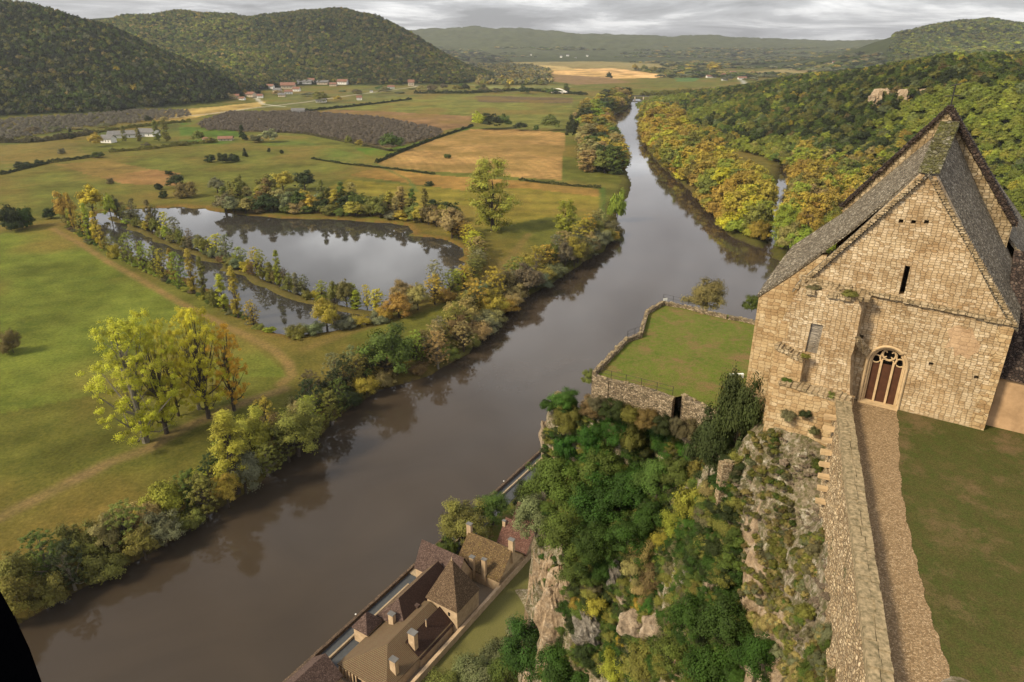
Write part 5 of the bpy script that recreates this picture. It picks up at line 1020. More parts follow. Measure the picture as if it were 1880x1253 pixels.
right = [[(6.85, -.12, 17.15), (5.1, -.12, 14.75), (3.3, -.12, 12.3), (1.6, -.12, 9.9), (.5, -.12, 8.45), (-.25, -.12, 7.7)],
         [(6.85, 4, 18.1), (5.2, 4, 15.8), (3.5, 4, 13.2), (1.8, 4, 10.8), (.6, 4, 9.0), (-.3, 4, 7.9)],
         [(6.85, 10, 19.35), (5.4, 10, 16.9), (3.7, 10, 14.2), (2.0, 10, 11.6), (.8, 10, 9.8), (-.35, 10, 8.3)],
         [(6.85, 16, 19.3), (5.4, 16, 16.7), (3.7, 16, 14.0), (2.0, 16, 11.4), (.6, 16, 9.4), (-.6, 16, 8.0)]]
roofp('roof_right', fine(right, 10), M['lauze'])
# mossy ridge cap
mb = MB()
for i in range(42):
    t_ = i/42; y_ = -.1+10*t_; z = 17.2+2.25*t_
    for s_ in (-1, 1): mb.box((-6.85+s_*.28-.33, y_, z-.12-.03*random.random()), (-6.85+s_*.28+.33, y_+.27, z+.04+.05*random.random()), .05)
mb.build('ridge_cap', M['lauze_moss'], ch)
# thin stones along the verge
mb = MB()
for side in (-1, 1):
    for i in range(60):
        t_ = (i+.5)/60; a = 6.85+side*(.35+6.55*t_); z = 16.72-8.85*t_; mb.box((-a-.17, -.26-.08*random.random(), z-.07), (-a+.17, .1, z+.05), .02)
mb.build('verge_stones', M['chapel_moss'], ch)
# high gable between the roofs, with its coping
MB().plate([(1.3, 5), (1.3, 12.5), (7.1, 20.35), (13.1, 12.2), (13.1, 5)], [], fr(10.), (0, .8, 0)).build('parapet_gable', M['chapel_moss'], ch)
mb = MB()
for (a0_, z0_), (a1_, z1_), nn_, tk in (((7.1, 20.6), (13.3, 12.3), 46, .16), ((7.1, 20.6), (1.1, 12.6), 46, .42)):
    for i in range(nn_):
        t_ = (i+.5)/nn_; a = a0_+(a1_-a0_)*t_; z = z0_+(z1_-z0_)*t_; mb.box((-a-.16, 9.82-.06*random.random(), z-tk), (-a+.16, 10.95, z+.04*random.random()), .03)
mb.build('gable_coping', M['lauze_dark'], ch)
mb = MB(); mb.tube([(-7.1, 10.4, 20.4), (-7.1, 10.4, 22.)], .05, 5); mb.tube([(-7.65, 10.4, 21.2), (-6.55, 10.4, 21.3)], .035, 5); mb.tube([(-7.35, 10.4, 21.95), (-6.75, 10.4, 22.1)], .05, 5); mb.build('ridge_cross', M['iron'], ch)
# nave behind the parapet and side roof on the right
roofp('nave_roof', fine([[(7.1, 10.9, 18.6), (10, 10.9, 14.6), (13.2, 10.9, 10.8)], [(7.1, 26, 18.6), (10, 26, 14.6), (13.2, 26, 10.8)]], 10), M['lauze'])
roofp('nave_roof_right', fine([[(7.1, 10.9, 18.6), (3.6, 10.9, 13.9), (-.5, 10.9, 9.2), (-3.6, 10.9, 7.4)], [(7.1, 26, 18.6), (3.6, 26, 13.9), (-.5, 26, 9.2), (-3.6, 26, 7.4)]], 10), M['lauze'])
MB().plate([(.6, 4), (.6, 10.4), (-1.2, 9.4), (-3.4, 8.0), (-3.4, 4)], [], fr(10.6), (0, .6, 0)).build('aisle_wall', M['chapel'], ch)
lean = empty('lean_to', CO, CA); tag(lean, 'low ochre plastered outbuilding with dark slate lean-to roof against the chapel', 'outbuilding')
MB().box((.12, 1.0, -1.4), (14, 8, 3.75)).build('wall', M['plaster'], lean)
MB().slab([(-.02, .75, 3.75), (14, .75, 3.75), (14, 6.8, 10.9), (-.9, 6.8, 10.9)], (0, .12, .3)).build('roof', M['lauze_dark'], lean)
# ------------------------------------------------------------------ riverside houses under the rock; frame: u along the quay, w away from the river
def hroot(name, label, cat='house', u=0, w_=0): e_ = empty(name, uw(u, w_, 3.), QA); tag(e_, label, cat); e_['u0'] = 0.; return e_, (u, w_)
def LV(o, u, w_, z): return (u-o[0], -(w_-o[1]), z-3.)
def bxuw(mb, o, a, b_, j=0.): p_, q_ = LV(o, *a), LV(o, *b_); return mb.box(tuple(map(min, p_, q_)), tuple(map(max, p_, q_)), j)
def house(name, label, u0, u1, w0, w1, ze, zr, axis, mats, hip=(0, 0), rid=None, wall='plaster_pale', ov=.35, slopes=None, wins=(), cat='house'):
    """gabled or hipped house; axis = direction of the ridge; mats = roof material; slopes may give each side its own"""
    r_, o = hroot(name, label, cat, u0, w0); f_ = lambda u, w_, z: LV(o, u, w_, z)
    mb = MB()
    if axis == 'u':
        rm = rid if rid is not None else (w0+w1)/2; g0 = [f_(u0, w0, 3), f_(u0, w1, 3), f_(u0, w1, ze)]+([f_(u0, rm, zr-.25)] if not hip[0] else [])+[f_(u0, w0, ze)]
        g1 = [f_(u1, w0, 3), f_(u1, w1, 3), f_(u1, w1, ze)]+([f_(u1, rm, zr-.25)] if not hip[1] else [])+[f_(u1, w0, ze)]
        ra, rb_ = (u0+hip[0]-(0 if hip[0] else ov), rm, zr), (u1-hip[1]+(0 if hip[1] else ov), rm, zr); k = (ze-.35)
        c = [(u0-ov, w0-ov, k), (u1+ov, w0-ov, k), (u1+ov, w1+ov, k), (u0-ov, w1+ov, k)]
        faces = [[c[0], c[1], rb_, ra], [c[2], c[3], ra, rb_]]+([[c[3], c[0], ra]] if hip[0] else [])+([[c[1], c[2], rb_]] if hip[1] else [])
    else:
        rm = rid if rid is not None else (u0+u1)/2; g0 = [f_(u0, w0, 3), f_(u1, w0, 3), f_(u1, w0, ze)]+([f_(rm, w0, zr-.25)] if not hip[0] else [])+[f_(u0, w0, ze)]
        g1 = [f_(u0, w1, 3), f_(u1, w1, 3), f_(u1, w1, ze)]+([f_(rm, w1, zr-.25)] if not hip[1] else [])+[f_(u0, w1, ze)]
        ra, rb_ = (rm, w0+hip[0]-(0 if hip[0] else ov), zr), (rm, w1-hip[1]+(0 if hip[1] else ov), zr); k = (ze-.35)
        c = [(u0-ov, w0-ov, k), (u0-ov, w1+ov, k), (u1+ov, w1+ov, k), (u1+ov, w0-ov, k)]
        faces = [[c[0], c[1], rb_, ra], [c[2], c[3], ra, rb_]]+([[c[3], c[0], ra]] if hip[0] else [])+([[c[1], c[2], rb_]] if hip[1] else [])
    du, dw = Vector(f_(u0+.4, w0, 3))-Vector(f_(u0, w0, 3)), Vector(f_(u0, w0+.4, 3))-Vector(f_(u0, w0, 3))
    mb.slab(g0, du if axis == 'u' else dw); mb.slab(g1, -du if axis == 'u' else -dw)
    bxuw(mb, o, (u0+.41, w0, 3), (u1-.41, w0+.39, ze-.1)); bxuw(mb, o, (u0+.41, w1-.39, 3), (u1-.41, w1, ze-.1))
    if axis == 'w': bxuw(mb, o, (u0+.003, w0+.41, 3), (u0+.39, w1-.41, ze-.1)); bxuw(mb, o, (u1-.39, w0+.41, 3), (u1-.003, w1-.41, ze-.1))
    mb.build('wall', M[wall], r_)
    for i, fc in enumerate(faces):
        m_ = (slopes[i] if slopes else mats); mb = MB(); mb.slab([f_(*q) for q in fc], (0, 0, .22)); mb.build('roof_slope', M[m_], r_)
    for (u, w_, z, su, sw, sz) in wins:
        mb = MB(); bxuw(mb, o, (u, w_, z), (u+su, w_+sw, z+sz)); mb.build('window', M['black'], r_)
    return r_, o
def chimney(r_, o, u, w_, z0, z1, s_=.55, cap='white'):
    mb = MB(); bxuw(mb, o, (u-s_*.7, w_-s_, z0), (u+s_*.7, w_+s_, z1), .04); c_ = mb.build('chimney', M['plaster_pale'], r_)
    mb = MB(); bxuw(mb, o, (u-s_*.9, w_-s_*1.2, z1+.02), (u+s_*.9, w_+s_*1.2, z1+.2), .03); mb.build('cap', M['roof_grey'], c_)
T4, o4 = house('tower_house', 'square tower house with pale walls and mossy pyramid roof by the river quay', 34.8, 44.8, 16.6, 26.6, 11.2, 22.2, 'w', 'tile', hip=(4.7, 4.7), wins=((34.74, 18.8, 8.2, .1, .7, 1.2), (34.74, 23.6, 8.2, .1, .7, 1.2)))
MB().tube([LV(o4, 39.8, 21.6, 22.2), LV(o4, 39.8, 21.6, 23.4)], [.22, .05], 6).build('finial', M['plaster_pale'], T4)
H, oh = house('long_house', 'long steep-roofed house with dark brown slope between quay and tower house', 25, 45, 7.5, 17, 8.2, 13.6, 'u', 'tile_dark', hip=(3.2, 0), rid=12.4, slopes=['tile', 'tile_dark', 'tile_purple'])
for u in (31, 38): mb = MB(); bxuw(mb, oh, (u, 15.2, 9.6), (u+1, 16.4, 10.6)); d1 = mb.build('dormer', M['tile_purple'], H)
chimney(H, oh, 24.6, 12.9, 6, 11.6, .8)
H, oh = house('cross_wing_house', 'house with purple brown roof whose ridge runs towards the river', 44.6, 52.2, 4.4, 19, 8.5, 15.6, 'w', 'tile_purple')
H, oh = house('lichen_roof_house', 'house with yellow lichen covered roof and chimneys behind the tower house', 54, 67.5, 12.4, 27.4, 7.2, 13.6, 'w', 'tile_yellow', slopes=['tile_yellow', 'tile'])
chimney(H, oh, 61, 12.2, 9, 16.4, .75); chimney(H, oh, 61, 27.2, 9, 17, .8); chimney(H, oh, 53.2, 18.6, 5, 12.4, .7); chimney(H, oh, 53.8, 22.4, 5, 12.8, .65)
H, oh = house('red_roof_house', 'house with red-brown roof at the tree end of the riverside row', 68.2, 79, 17.5, 27.6, 6.6, 12.6, 'w', 'tile_red'); chimney(H, oh, 72, 17.6, 6, 12.6, .5)
H, oh = house('red_roof_house', 'small red-brown roofed building half under the cliff trees', 80, 88, 15.5, 24, 6., 11.5, 'w', 'tile_red', hip=(0, 3))
H, oh = house('canal_tile_house', 'low house with ribbed canal tile roof hipped towards the near corner', 8.6, 34., 9.2, 24.8, 6.8, 10.4, 'u', 'tile_canal', hip=(8.5, 0), rid=18., wins=((8.5, 14, 3.8, .1, 2.6, 1.6), (8.5, 20.5, 3.8, .1, 1.3, 1.6)))
chimney(H, oh, 21.6, 22.6, 6, 13.0, 1.0); chimney(H, oh, 13.6, 23.2, 6, 11.6, .9); chimney(H, oh, 27.8, 21.8, 7, 11.5, .15)
for u in np.arange(0, 6): mb = MB(); bxuw(mb, oh, (8.2, 9.4+u*1.1, 3), (8.55, 9.75+u*1.1, 6.2)); mb.build('pilaster', M['plaster_pale'], H)
H, oh = house('turret_house', 'small square turret with dark pyramid roof beside the quay lane', 18.6, 24.2, 4.6, 9.4, 8., 11.6, 'u', 'tile_purple', hip=(2.6, 2.6))
H, oh = house('annex', 'narrow annex with dark brown roof against the back wall below the tower house', 21, 34.4, 20.8, 25.2, 6.4, 9.8, 'u', 'tile_dark', rid=20.9)
H, oh = house('quay_cottage', 'cottage with purple brown roof at the downstream end of the quay', -3.5, 6.4, 2.2, 12, 6.4, 10.4, 'u', 'tile_purple', rid=7)
H, oh = house('small_annex', 'small flat annex with reddish roof at the downstream end', -6, 5.5, 13, 22, 6.2, 8.8, 'w', 'tile')
def strip(name, label, u0, u1, w0, w1, z0, z1, mat, cat='wall', kind=None, j=0.):
    o = (u0, w0); mb = MB(); n = max(1, int((u1-u0)/3)) if not kind else 1
    for i in range(n): bxuw(mb, o, (u0+(u1-u0)*i/n, w0, z0), (u0+(u1-u0)*(i+1)/n-.02, w1, z1+random.uniform(-j, j)))
    ob = mb.build(name, M[mat]); ob.location = uw(u0, w0, 3.); ob.rotation_euler = (0, 0, QA)
    tag(ob, None if kind else label, None if kind else cat, None, kind); return ob
strip('quay_wall', 'long dark stone quay wall standing in the river', -30, 132, -.45, .35, -1.5, 4.3, 'wallbrown', j=.06)
strip('quay_lane', None, -30, 132, .36, 7.2, 2., 3.16, 'asphalt', kind='structure')
strip('lane_wall', 'pale low wall dividing the quay lane, downstream length', 4.5, 42, 3.3, 3.8, 3.17, 3.9, 'quay', j=.03)
strip('lane_wall', 'pale low wall dividing the quay lane, upstream length', 46, 80, 3.6, 4.1, 3.17, 3.9, 'quay', j=.03)
strip('lane_wall', 'pale low wall dividing the quay lane near the gate pillar', 84, 128, 2.4, 2.9, 3.17, 3.9, 'quay', j=.03)
strip('quay_terrace', None, 46, 62, .4, 3.2, 2.5, 3.5, 'quay', kind='structure')
strip('back_wall', 'long pale wall behind the riverside houses beside the flat lawn', -12, 92, 26.9, 27.8, 3., 5.2, 'plaster_pale', j=.05)
strip('quay_yard', None, -12, 95, 7.21, 26.88, 2., 3.12, 'gravel', kind='structure')
strip('flat_lawn', None, -20, 92, 27.81, 62, 2., 3.14, 'flatlawn', kind='structure')
strip('garden_grass', None, 53, 96, 7.3, 17, 2.1, 3.2, 'terrace', kind='structure')
gp = MB(); o_ = (0, 0); gp.box((-.8, -.8, 0), (.8, .8, 6.5), .05); g_ = gp.build('gate_pillar', M['plaster_pale']); g_.location = uw(120, 4.5, 3.1); g_.rotation_euler = (0, 0, QA)
MB().box((-1.05, -1.05, 6.55), (1.05, 1.05, 7.1), .04).build('cap', M['roof_grey'], g_); tag(g_, 'square stone gate pillar with flat cap where quay wall meets the cliff', 'pillar')
for i, (u, lb_) in enumerate(((24, 'small white lamp on the quay wall nearest the turret'), (57, 'small white lamp on the quay wall beside the pale terrace'), (99, 'small white lamp on the quay wall under the garden trees'))):
    r_ = empty('wall_lamp', uw(u, -.05, 4.3)); MB().tube([(0, 0, 0), (0, 0, .7)], .05, 6).build('post', M['iron'], r_); V, Fc = rock_blob((0, 0, .9), (.24, .24, .22), 3, 6, .0); MB().add(V, Fc).build('globe', M['white'], r_); tag(r_, lb_, 'lamp')
for i in range(22):
    a = i/21*2.6-.4; q = P(1395-400 + 14*math.sin(a*1.5)-6+random.uniform(-2, 2), 1016+22*i/21*1.4+random.uniform(-3, 3), 3.2) if i < 14 else P(982+(i-14)*3, 1040+random.uniform(-3, 3), 3.2)
    V, Fc = rock_blob((0, 0, .12), (.26, .2, .2), i, 4, .15); o = MB().add(V, Fc).build('white_stone', M['white']); o.location = q; tag(o, 'tiny white stone in the scattered curve on the flat lawn under the cliff', 'stone', 'white stones on the flat lawn')
# ------------------------------------------------------------------ plants on the rock
def hit(px, py):
    d = None; u = (px-940)/F; v = (626.5-py)/F; d = np.array([u, CP+v*SP, -SP+v*CP]); t_ = np.arange(28, 260, .35); q = np.array([0, 0, EYE])+d*t_[:, None]
    h = hf0(q[:, 0], q[:, 1]); k = np.where((q[:, 2] < h) | (q[:, 2] < 3))[0]; i = k[0] if len(k) else -1; p_ = q[i]; p_[2] = max(p_[2], 3.); return p_
def cplant(kind, px, py, wpx, hpx, col, label, **kw):
    """plant whose crown is centred on the picture point, rooted on the rock below it"""
    q = hit(px, py+hpx*.42); dz = proj(*q)[2]; wd = wpx*dz/F; h = hpx*dz/F*1.18
    return plant(kind, q[0], q[1], q[2]-.25, h, wd, col, label, lod=kw.pop('lod', 'near'), **kw)
CL = [
 ('round', 1012, 880, 100, 110, 'green', 'olive-dark bushy tree hanging over the quay beside the gate pillar'), ('round', 985, 950, 95, 100, 'sage', 'dull green tree overlapping the red roofed building'), ('round', 1035, 985, 100, 100, 'green', 'broad green tree above the pale crag'), ('round', 1055, 915, 90, 100, 'green', 'dense green tree next to the ivy rock'),
 ('shrub', 965, 905, 60, 56, 'dark', 'dark bush beside the quay lane under the cliff'), ('round', 855, 960, 95, 80, 'olive', 'olive tree in the riverside garden behind the houses'), ('round', 905, 935, 70, 70, 'green', 'green tree in the riverside garden nearer the cliff'), ('shrub', 870, 1000, 50, 40, 'rust', 'rust bush in the riverside garden'), ('shrub', 825, 1000, 46, 46, 'green', 'green bush beside the lichen roof house'),
 ('round', 1105, 860, 90, 100, 'green', 'lighter green tree rising below the ivy rock'), ('round', 1100, 930, 110, 110, 'deep', 'deep green tree in the middle of the ravine'), ('round', 1155, 900, 105, 105, 'deep', 'deep green tree under the terrace sign'), ('round', 1205, 880, 90, 95, 'green', 'green tree under the round ivy clump'), ('round', 1150, 985, 95, 90, 'deep', 'dark green tree above the dry grass ridge'), ('round', 1085, 1000, 90, 90, 'deep', 'dark green tree in the shaded gully above the crag'), ('round', 1060, 1050, 70, 70, 'green', 'green bush-like tree beside the crag top'), ('round', 1110, 1040, 60, 60, 'deep', 'small dark tree at the upper end of the pale rocks'), ('round', 1195, 950, 80, 80, 'deep', 'dark tree beside the yellow-green bush of the ravine'), ('round', 1240, 870, 70, 70, 'green', 'green tree at the foot of the brown thicket'),
 ('shrub', 1268, 915, 84, 90, 'lime', 'yellow-green bush at the brink of the ravine'), ('shrub', 1240, 955, 60, 60, 'lime', 'yellow-green bush lower at the brink of the ravine'), ('shrub', 1305, 890, 50, 50, 'tan', 'tan bush beside the ruined low wall'),
 ('shrub', 1036, 728, 62, 34, 'bright', 'bright green creeper on top of the rock head'), ('shrub', 1040, 765, 60, 60, 'olive', 'olive-brown shrub on the rock head under the bright creeper'), ('shrub', 1088, 740, 60, 40, 'rust', 'rust coloured shrub below the terrace wall'), ('shrub', 1130, 742, 60, 34, 'brown', 'brown creeper at the foot of the terrace wall'),
 ('shrub', 1040, 812, 60, 56, 'ivy', 'glossy ivy at the outer edge of the rock head'), ('shrub', 1085, 795, 70, 56, 'ivy', 'glossy ivy mat in the middle of the rock face'), ('shrub', 1128, 785, 64, 60, 'ivy', 'glossy ivy mat under the brown creeper'), ('shrub', 1100, 832, 70, 44, 'ivy', 'dark ivy low on the rock face'), ('shrub', 1160, 790, 50, 74, 'olive', 'olive upright shrub between the two ivy masses'),
 ('shrub', 1215, 775, 76, 66, (.055, .115, .03), 'rounded ivy clump beneath the terrace gap'), ('shrub', 1222, 812, 66, 40, 'ivy', 'lower half of the rounded ivy clump'), ('shrub', 1262, 825, 50, 50, 'bright', 'light green shrub right of the rounded ivy clump'), ('shrub', 1180, 830, 50, 40, 'dark', 'dark shrub in the cleft beside the rounded ivy clump'),
 ('shrub', 1275, 775, 60, 56, 'brown', 'brown thicket below the broken terrace wall'), ('shrub', 1305, 812, 60, 60, 'brown', 'brown thicket between broken wall and ruined wall'), ('shrub', 1290, 850, 56, 56, 'olive', 'olive thicket above the yellow-green bush'), ('shrub', 1335, 800, 46, 50, 'rust', 'rust shrub beside the ruined low wall'), ('shrub', 1330, 845, 34, 40, 'olive', 'small olive shrub against the ruined low wall'),
 ('shrub', 1350, 775, 50, 44, 'dark', 'dark low shrub below the spreading shrub'),
 ('round', 1335, 1140, 130, 120, 'deep', 'big deep green tree at the bottom under the scrub cliff'), ('round', 1270, 1125, 100, 95, 'deep', 'deep green tree beside the pale boulders'), ('round', 1385, 1200, 90, 110, 'deep', 'deep green tree pressed against the scrub cliff'), ('round', 1240, 1195, 100, 100, 'green', 'green tree in the lowest gully'), ('round', 1310, 1225, 130, 110, 'deep', 'deep green tree on the lower picture edge'), ('round', 1180, 1215, 90, 90, 'olive', 'olive tree in the lowest gully'), ('shrub', 1130, 1222, 80, 70, 'lime', 'yellow-green bush in the lowest gully'), ('shrub', 1150, 1165, 40, 36, 'gold', 'golden bush just under the pale boulders'),
 ('round', 975, 1190, 110, 120, 'deep', 'deep green tree in front of the flat lawn'), ('round', 1030, 1225, 110, 100, 'deep', 'deep green tree below the pale crag'), ('round', 930, 1230, 80, 80, 'green', 'green tree at the bottom beside the grey shrubs'), ('round', 1080, 1190, 60, 60, 'dark', 'dark tree at the foot of the grey rock'),
 ('shrub', 925, 1200, 90, 60, 'sage', 'grey-green feathery tree on the lawn edge'), ('shrub', 865, 1235, 90, 60, 'sage', 'grey-green feathery tree nearer the back wall'), ('shrub', 958, 1160, 66, 60, 'grey', 'grey-green feathery tree nearest the pale crag'), ('shrub', 815, 1262, 90, 50, 'olive', 'olive tree at the downstream end of the lawn'), ('shrub', 900, 1235, 110, 60, 'grey', 'pale grey-green tree on the lower picture edge'),
 ('shrub', 1092, 1108, 62, 60, 'gold', 'golden shrub on the grey rock point'), ('shrub', 1060, 1100, 36, 40, 'orange', 'orange shrub at the outer side of the golden one'), ('shrub', 1195, 1108, 34, 40, 'bright', 'bright green shrub on the dry grass ridge'), ('shrub', 1172, 1110, 34, 34, 'gold', 'small golden shrub on the dry grass ridge'), ('shrub', 1260, 1045, 50, 44, 'green', 'green low shrub in the rock hollow'), ('shrub', 1285, 1080, 46, 36, 'olive', 'olive low shrub in the rock hollow'),
 ('shrub', 1185, 1000, 60, 40, 'tan', 'tuft of tan dry grass at the top of the ridge'), ('shrub', 1165, 1040, 70, 44, 'tan', 'wide tuft of tan dry grass on the ridge'), ('shrub', 1205, 1050, 60, 44, 'rust', 'rust dry grass tuft in the middle of the ridge'), ('shrub', 1180, 1078, 60, 36, 'tan', 'tan dry grass tuft low on the ridge'), ('shrub', 1140, 1065, 36, 34, 'olive', 'olive tuft on the outer side of the ridge'), ('shrub', 1215, 985, 50, 40, 'gold', 'golden dry shrub at the head of the ridge'),
 ('shrub', 1080, 690, 30, 24, 'olive', 'small olive bush outside the terrace wall corner'), ('shrub', 1296, 542, 88, 56, (.19, .17, .05), 'bare spreading olive willow behind the far terrace wall'), ('shrub', 1380, 556, 34, 28, 'green', 'small green bush between terrace wall and chapel'),
 ('shrub', 1455, 752, 26, 18, 'grey', 'grey-green plant growing on the chapel footing wall'), ('shrub', 1480, 772, 30, 16, 'dark', 'dark weeds at the base of the chapel footing'), ('shrub', 1500, 850, 30, 30, 'green', 'green weeds under the stone stubs'), ('shrub', 1550, 1010, 20, 24, 'bright', 'bright green weed on the retaining wall'), ('shrub', 1372, 1010, 26, 44, 'gold', 'golden lichen-coloured shrub on the scrub cliff')]
for c_ in CL: cplant(*c_)
plant('shrub', 18.7, 50.6, 117.6, 9.8, 4.6, (.055, .065, .018), 'tall dark evergreen shrub climbing the chapel corner', lod='near')
plant('shrub', 17.3, 52.2, 115.6, 7.2, 5., (.05, .06, .018), 'dark spreading shrub at the foot of the chapel corner', lod='near')
ce, cn_ = np.array([-math.cos(R(34)), math.sin(R(34))]), np.array([math.sin(R(34)), math.cos(R(34))])
for a_, b_, z_, wd_, h_, c_, lb_ in [(12.2, -3.35, -1.5, 1.3, 1.0, 'grey', 'grey-green weed clump on the left of the chapel footing wall'), (11.0, -3.3, -.9, 1.1, .8, 'dark', 'dark weed clump in the middle of the chapel footing wall'), (10.2, -3.35, -2.0, .9, .7, 'brown', 'brown weed clump low on the chapel footing wall'), (12.9, -2.6, 1.2, .9, .5, 'green', 'green tuft on the footing ledge under the boarded window'), (9.6, -2.9, 1.05, .8, .5, 'olive', 'olive tuft on the footing ledge near the door'), (11.9, -2.2, 3.3, .8, .45, 'olive', 'olive tuft on the stepped buttress top'), (9.9, -1.3, 8.4, 1.3, .45, 'olive', 'olive weeds on the buttress top above the boarded window'), (12.3, -1.2, 8.35, 1.2, .4, 'brown', 'brown weeds on the outer end of the buttress top')]:
    q = np.array(CO[:2])+ce*a_+cn_*b_; plant('shrub', q[0], q[1], CO[2]+z_, h_, wd_, c_, lb_, lod='mid', name='weed_clump', cat='weeds')
fa, fb, fc_, fd = [np.array(T_(*q)) for q in ((1091, 684), (1238, 727), (1256, 722), (1330, 765))]
for a_, b_, t_, c_, wd_, h_, lb_ in [(fa, fb, .08, 'brown', 2.6, 2.3, 'brown creeper against the outer corner of the terrace wall'), (fa, fb, .3, 'dark', 3.4, 2.4, 'dark creeper under the river end of the terrace front wall'), (fa, fb, .52, 'olive', 3.2, 2.2, 'olive creeper in the middle of the terrace front wall'), (fa, fb, .72, 'rust', 2.8, 2.5, 'rust creeper near the gap of the terrace front wall'), (fa, fb, .9, 'dark', 2.8, 2.3, 'dark creeper just before the gap of the terrace front wall'), (fa, fb, 1.07, 'brown', 2.2, 3.2, 'brown creeper filling the terrace gap'), (fc_, fd, .25, 'brown', 3., 2.6, 'brown creeper under the broken terrace wall'), (fc_, fd, .6, 'dark', 3.2, 2.6, 'dark creeper at the shrub end of the broken terrace wall')]:
    q = a_+(b_-a_)*t_+np.array([-.25, -.95]); plant('shrub', q[0], q[1], 110.4, h_, wd_, c_, lb_, lod='near', name='creeper', cat='creeper')
# boulders and crags
def crag(px, py, rx, ry, rz_, seed, mat, label, dz=0.):
    q = hit(px, py); q[2] += dz; V, Fc = rock_blob((0, 0, 0), (rx, ry, rz_), seed, 22, .3); o = MB().add(V, Fc).build('rock', M[mat]); o.location = q; tag(o, label, 'rock'); return o
crag(1026, 1110, 2.6, 2.4, 6.5, 11, 'rock_warm', 'pale warm coloured crag standing above the flat lawn', -2.)
crag(1012, 1050, 1.4, 1.6, 3.4, 12, 'rock_warm', 'upper pale crag beside the overhanging tree', -1)
crag(1004, 800, .9, 1.4, 2.8, 13, 'rock', 'white limestone knob at the outer edge of the rock head', -.4)
crag(1175, 1145, 2.0, 1.6, 1.5, 14, 'rock', 'broad pale boulder on the gully rim'); crag(1212, 1155, 1.7, 1.5, 1.5, 15, 'rock', 'pale boulder right of the broad one')
crag(1128, 1070, .8, .9, 2.4, 16, 'rock_grey', 'narrow grey rock blade on the ridge', .2); crag(1145, 1100, .8, .8, 1.6, 17, 'rock', 'small white rock under the grey blade'); crag(1080, 1150, 1.8, 1.8, 2.6, 18, 'rock_grey', 'dark grey rock point below the golden shrub')
crag(1150, 1018, .9, .8, 1.1, 19, 'rock_grey', 'grey rock peeping out of the dry grass'); crag(1268, 1060, 1.0, .8, 1.6, 20, 'rock_grey', 'grey rock in the hollow under the scrub slope'); crag(1302, 1085, .7, .7, 1.2, 21, 'rock', 'upright white rock in the hollow')
# scrub, stones and weeds over the slope between wall and brink
SLOPE = np.array([(1385, 790), (1440, 800), (1508, 806), (1500, 880), (1518, 1000), (1530, 1100), (1556, 1260), (1450, 1260), (1400, 1170), (1365, 1095), (1320, 1020), (1288, 965), (1316, 895)])
def on_slope(n, seed, zone=None):
    """points lying on the modelled rock, inside the outlined slope"""
    rg = np.random.default_rng(seed); a, b_, _ = proj(CV[:, 0], CV[:, 1], CV[:, 2]); q = CV[inside(a, b_, SLOPE if zone is None else zone) & (CV[:, 1] < 58)]
    i = rg.integers(0, len(q), n); return q[i]+np.c_[rg.uniform(-.25, .25, (n, 2)), np.zeros(n)]
def rocksrc():
    V, Fc = rock_blob((0, 0, 0), (1, 1, .8), 33, 6, .4); return MB().add(V, Fc).build('rock', M['rock'])
rs = rocksrc(); rs.location = tuple(hit(1440, 850)); rs.scale = (.35, .35, .35); tag(rs, 'single whitish stone on the scrub slope beside the gravel patch', 'rock')
shs = [c for o in TREES if o.name.startswith('shrub') and o.type == 'EMPTY' for c in o.children if 'foliage' in c.name][:3]
q = on_slope(3200, 5); s_ = rng.uniform(.025, .11, len(q))*(.5+.9*vnoise(q[:, 0], q[:, 1]+q[:, 2], 3., 91)); k = vnoise(q[:, 0], q[:, 1]-q[:, 2], 2.4, 92) > .33; q, s_ = q[k], s_[k]; n = len(q)
stuff_forest('scrub', 'dry scrub and weeds covering the steep slope left of the retaining wall', q, np.c_[s_*1.5, s_*1.5, s_*1.5], tints(['olive', 'tan', 'brown', 'grey', 'green', 'rust'], [5, 4, 3, 2.5, 2., 1], n, q[:, 0], q[:, 1], 4), shs, 'scrub')
q = on_slope(7000, 6); s_ = rng.uniform(.03, .24, len(q))**1.35*(.4+vnoise(q[:, 0], q[:, 1], 3., 94)); k = vnoise(q[:, 0], q[:, 1]+q[:, 2], 1.7, 95) > .42; q, s_ = q[k], s_[k]; n = len(q)
stuff_forest('stones', 'loose whitish stones on the scrub slope', q, np.c_[s_, s_*.8, s_*.7], np.ones((n, 3)), [rs], 'stones')
ravx = []; ravy = []
rg = np.random.default_rng(9)
for _ in range(1500):
    q = hit(rg.uniform(1000, 1360), rg.uniform(740, 1253)); ravx.append(q)
Qv = np.array(ravx); n = len(Qv); s_ = rng.uniform(.1, .3, n); up = (Qv[:, 2] > 70)
Qv, s_ = Qv[up], s_[up]; n = len(Qv); wet = (Qv[:, 2] < 100)
tt = tints(['green', 'dark', 'olive', 'deep', 'brown'], [3, 4, 3, 4, 1.4], n, Qv[:, 0], Qv[:, 1], 9)
stuff_forest('undergrowth', 'low green and brown undergrowth clothing the rocks of the ravine', Qv-np.array([0, 0, .2]), np.c_[s_*1.4, s_*1.4, s_*1.1], tt, shs, 'undergrowth')
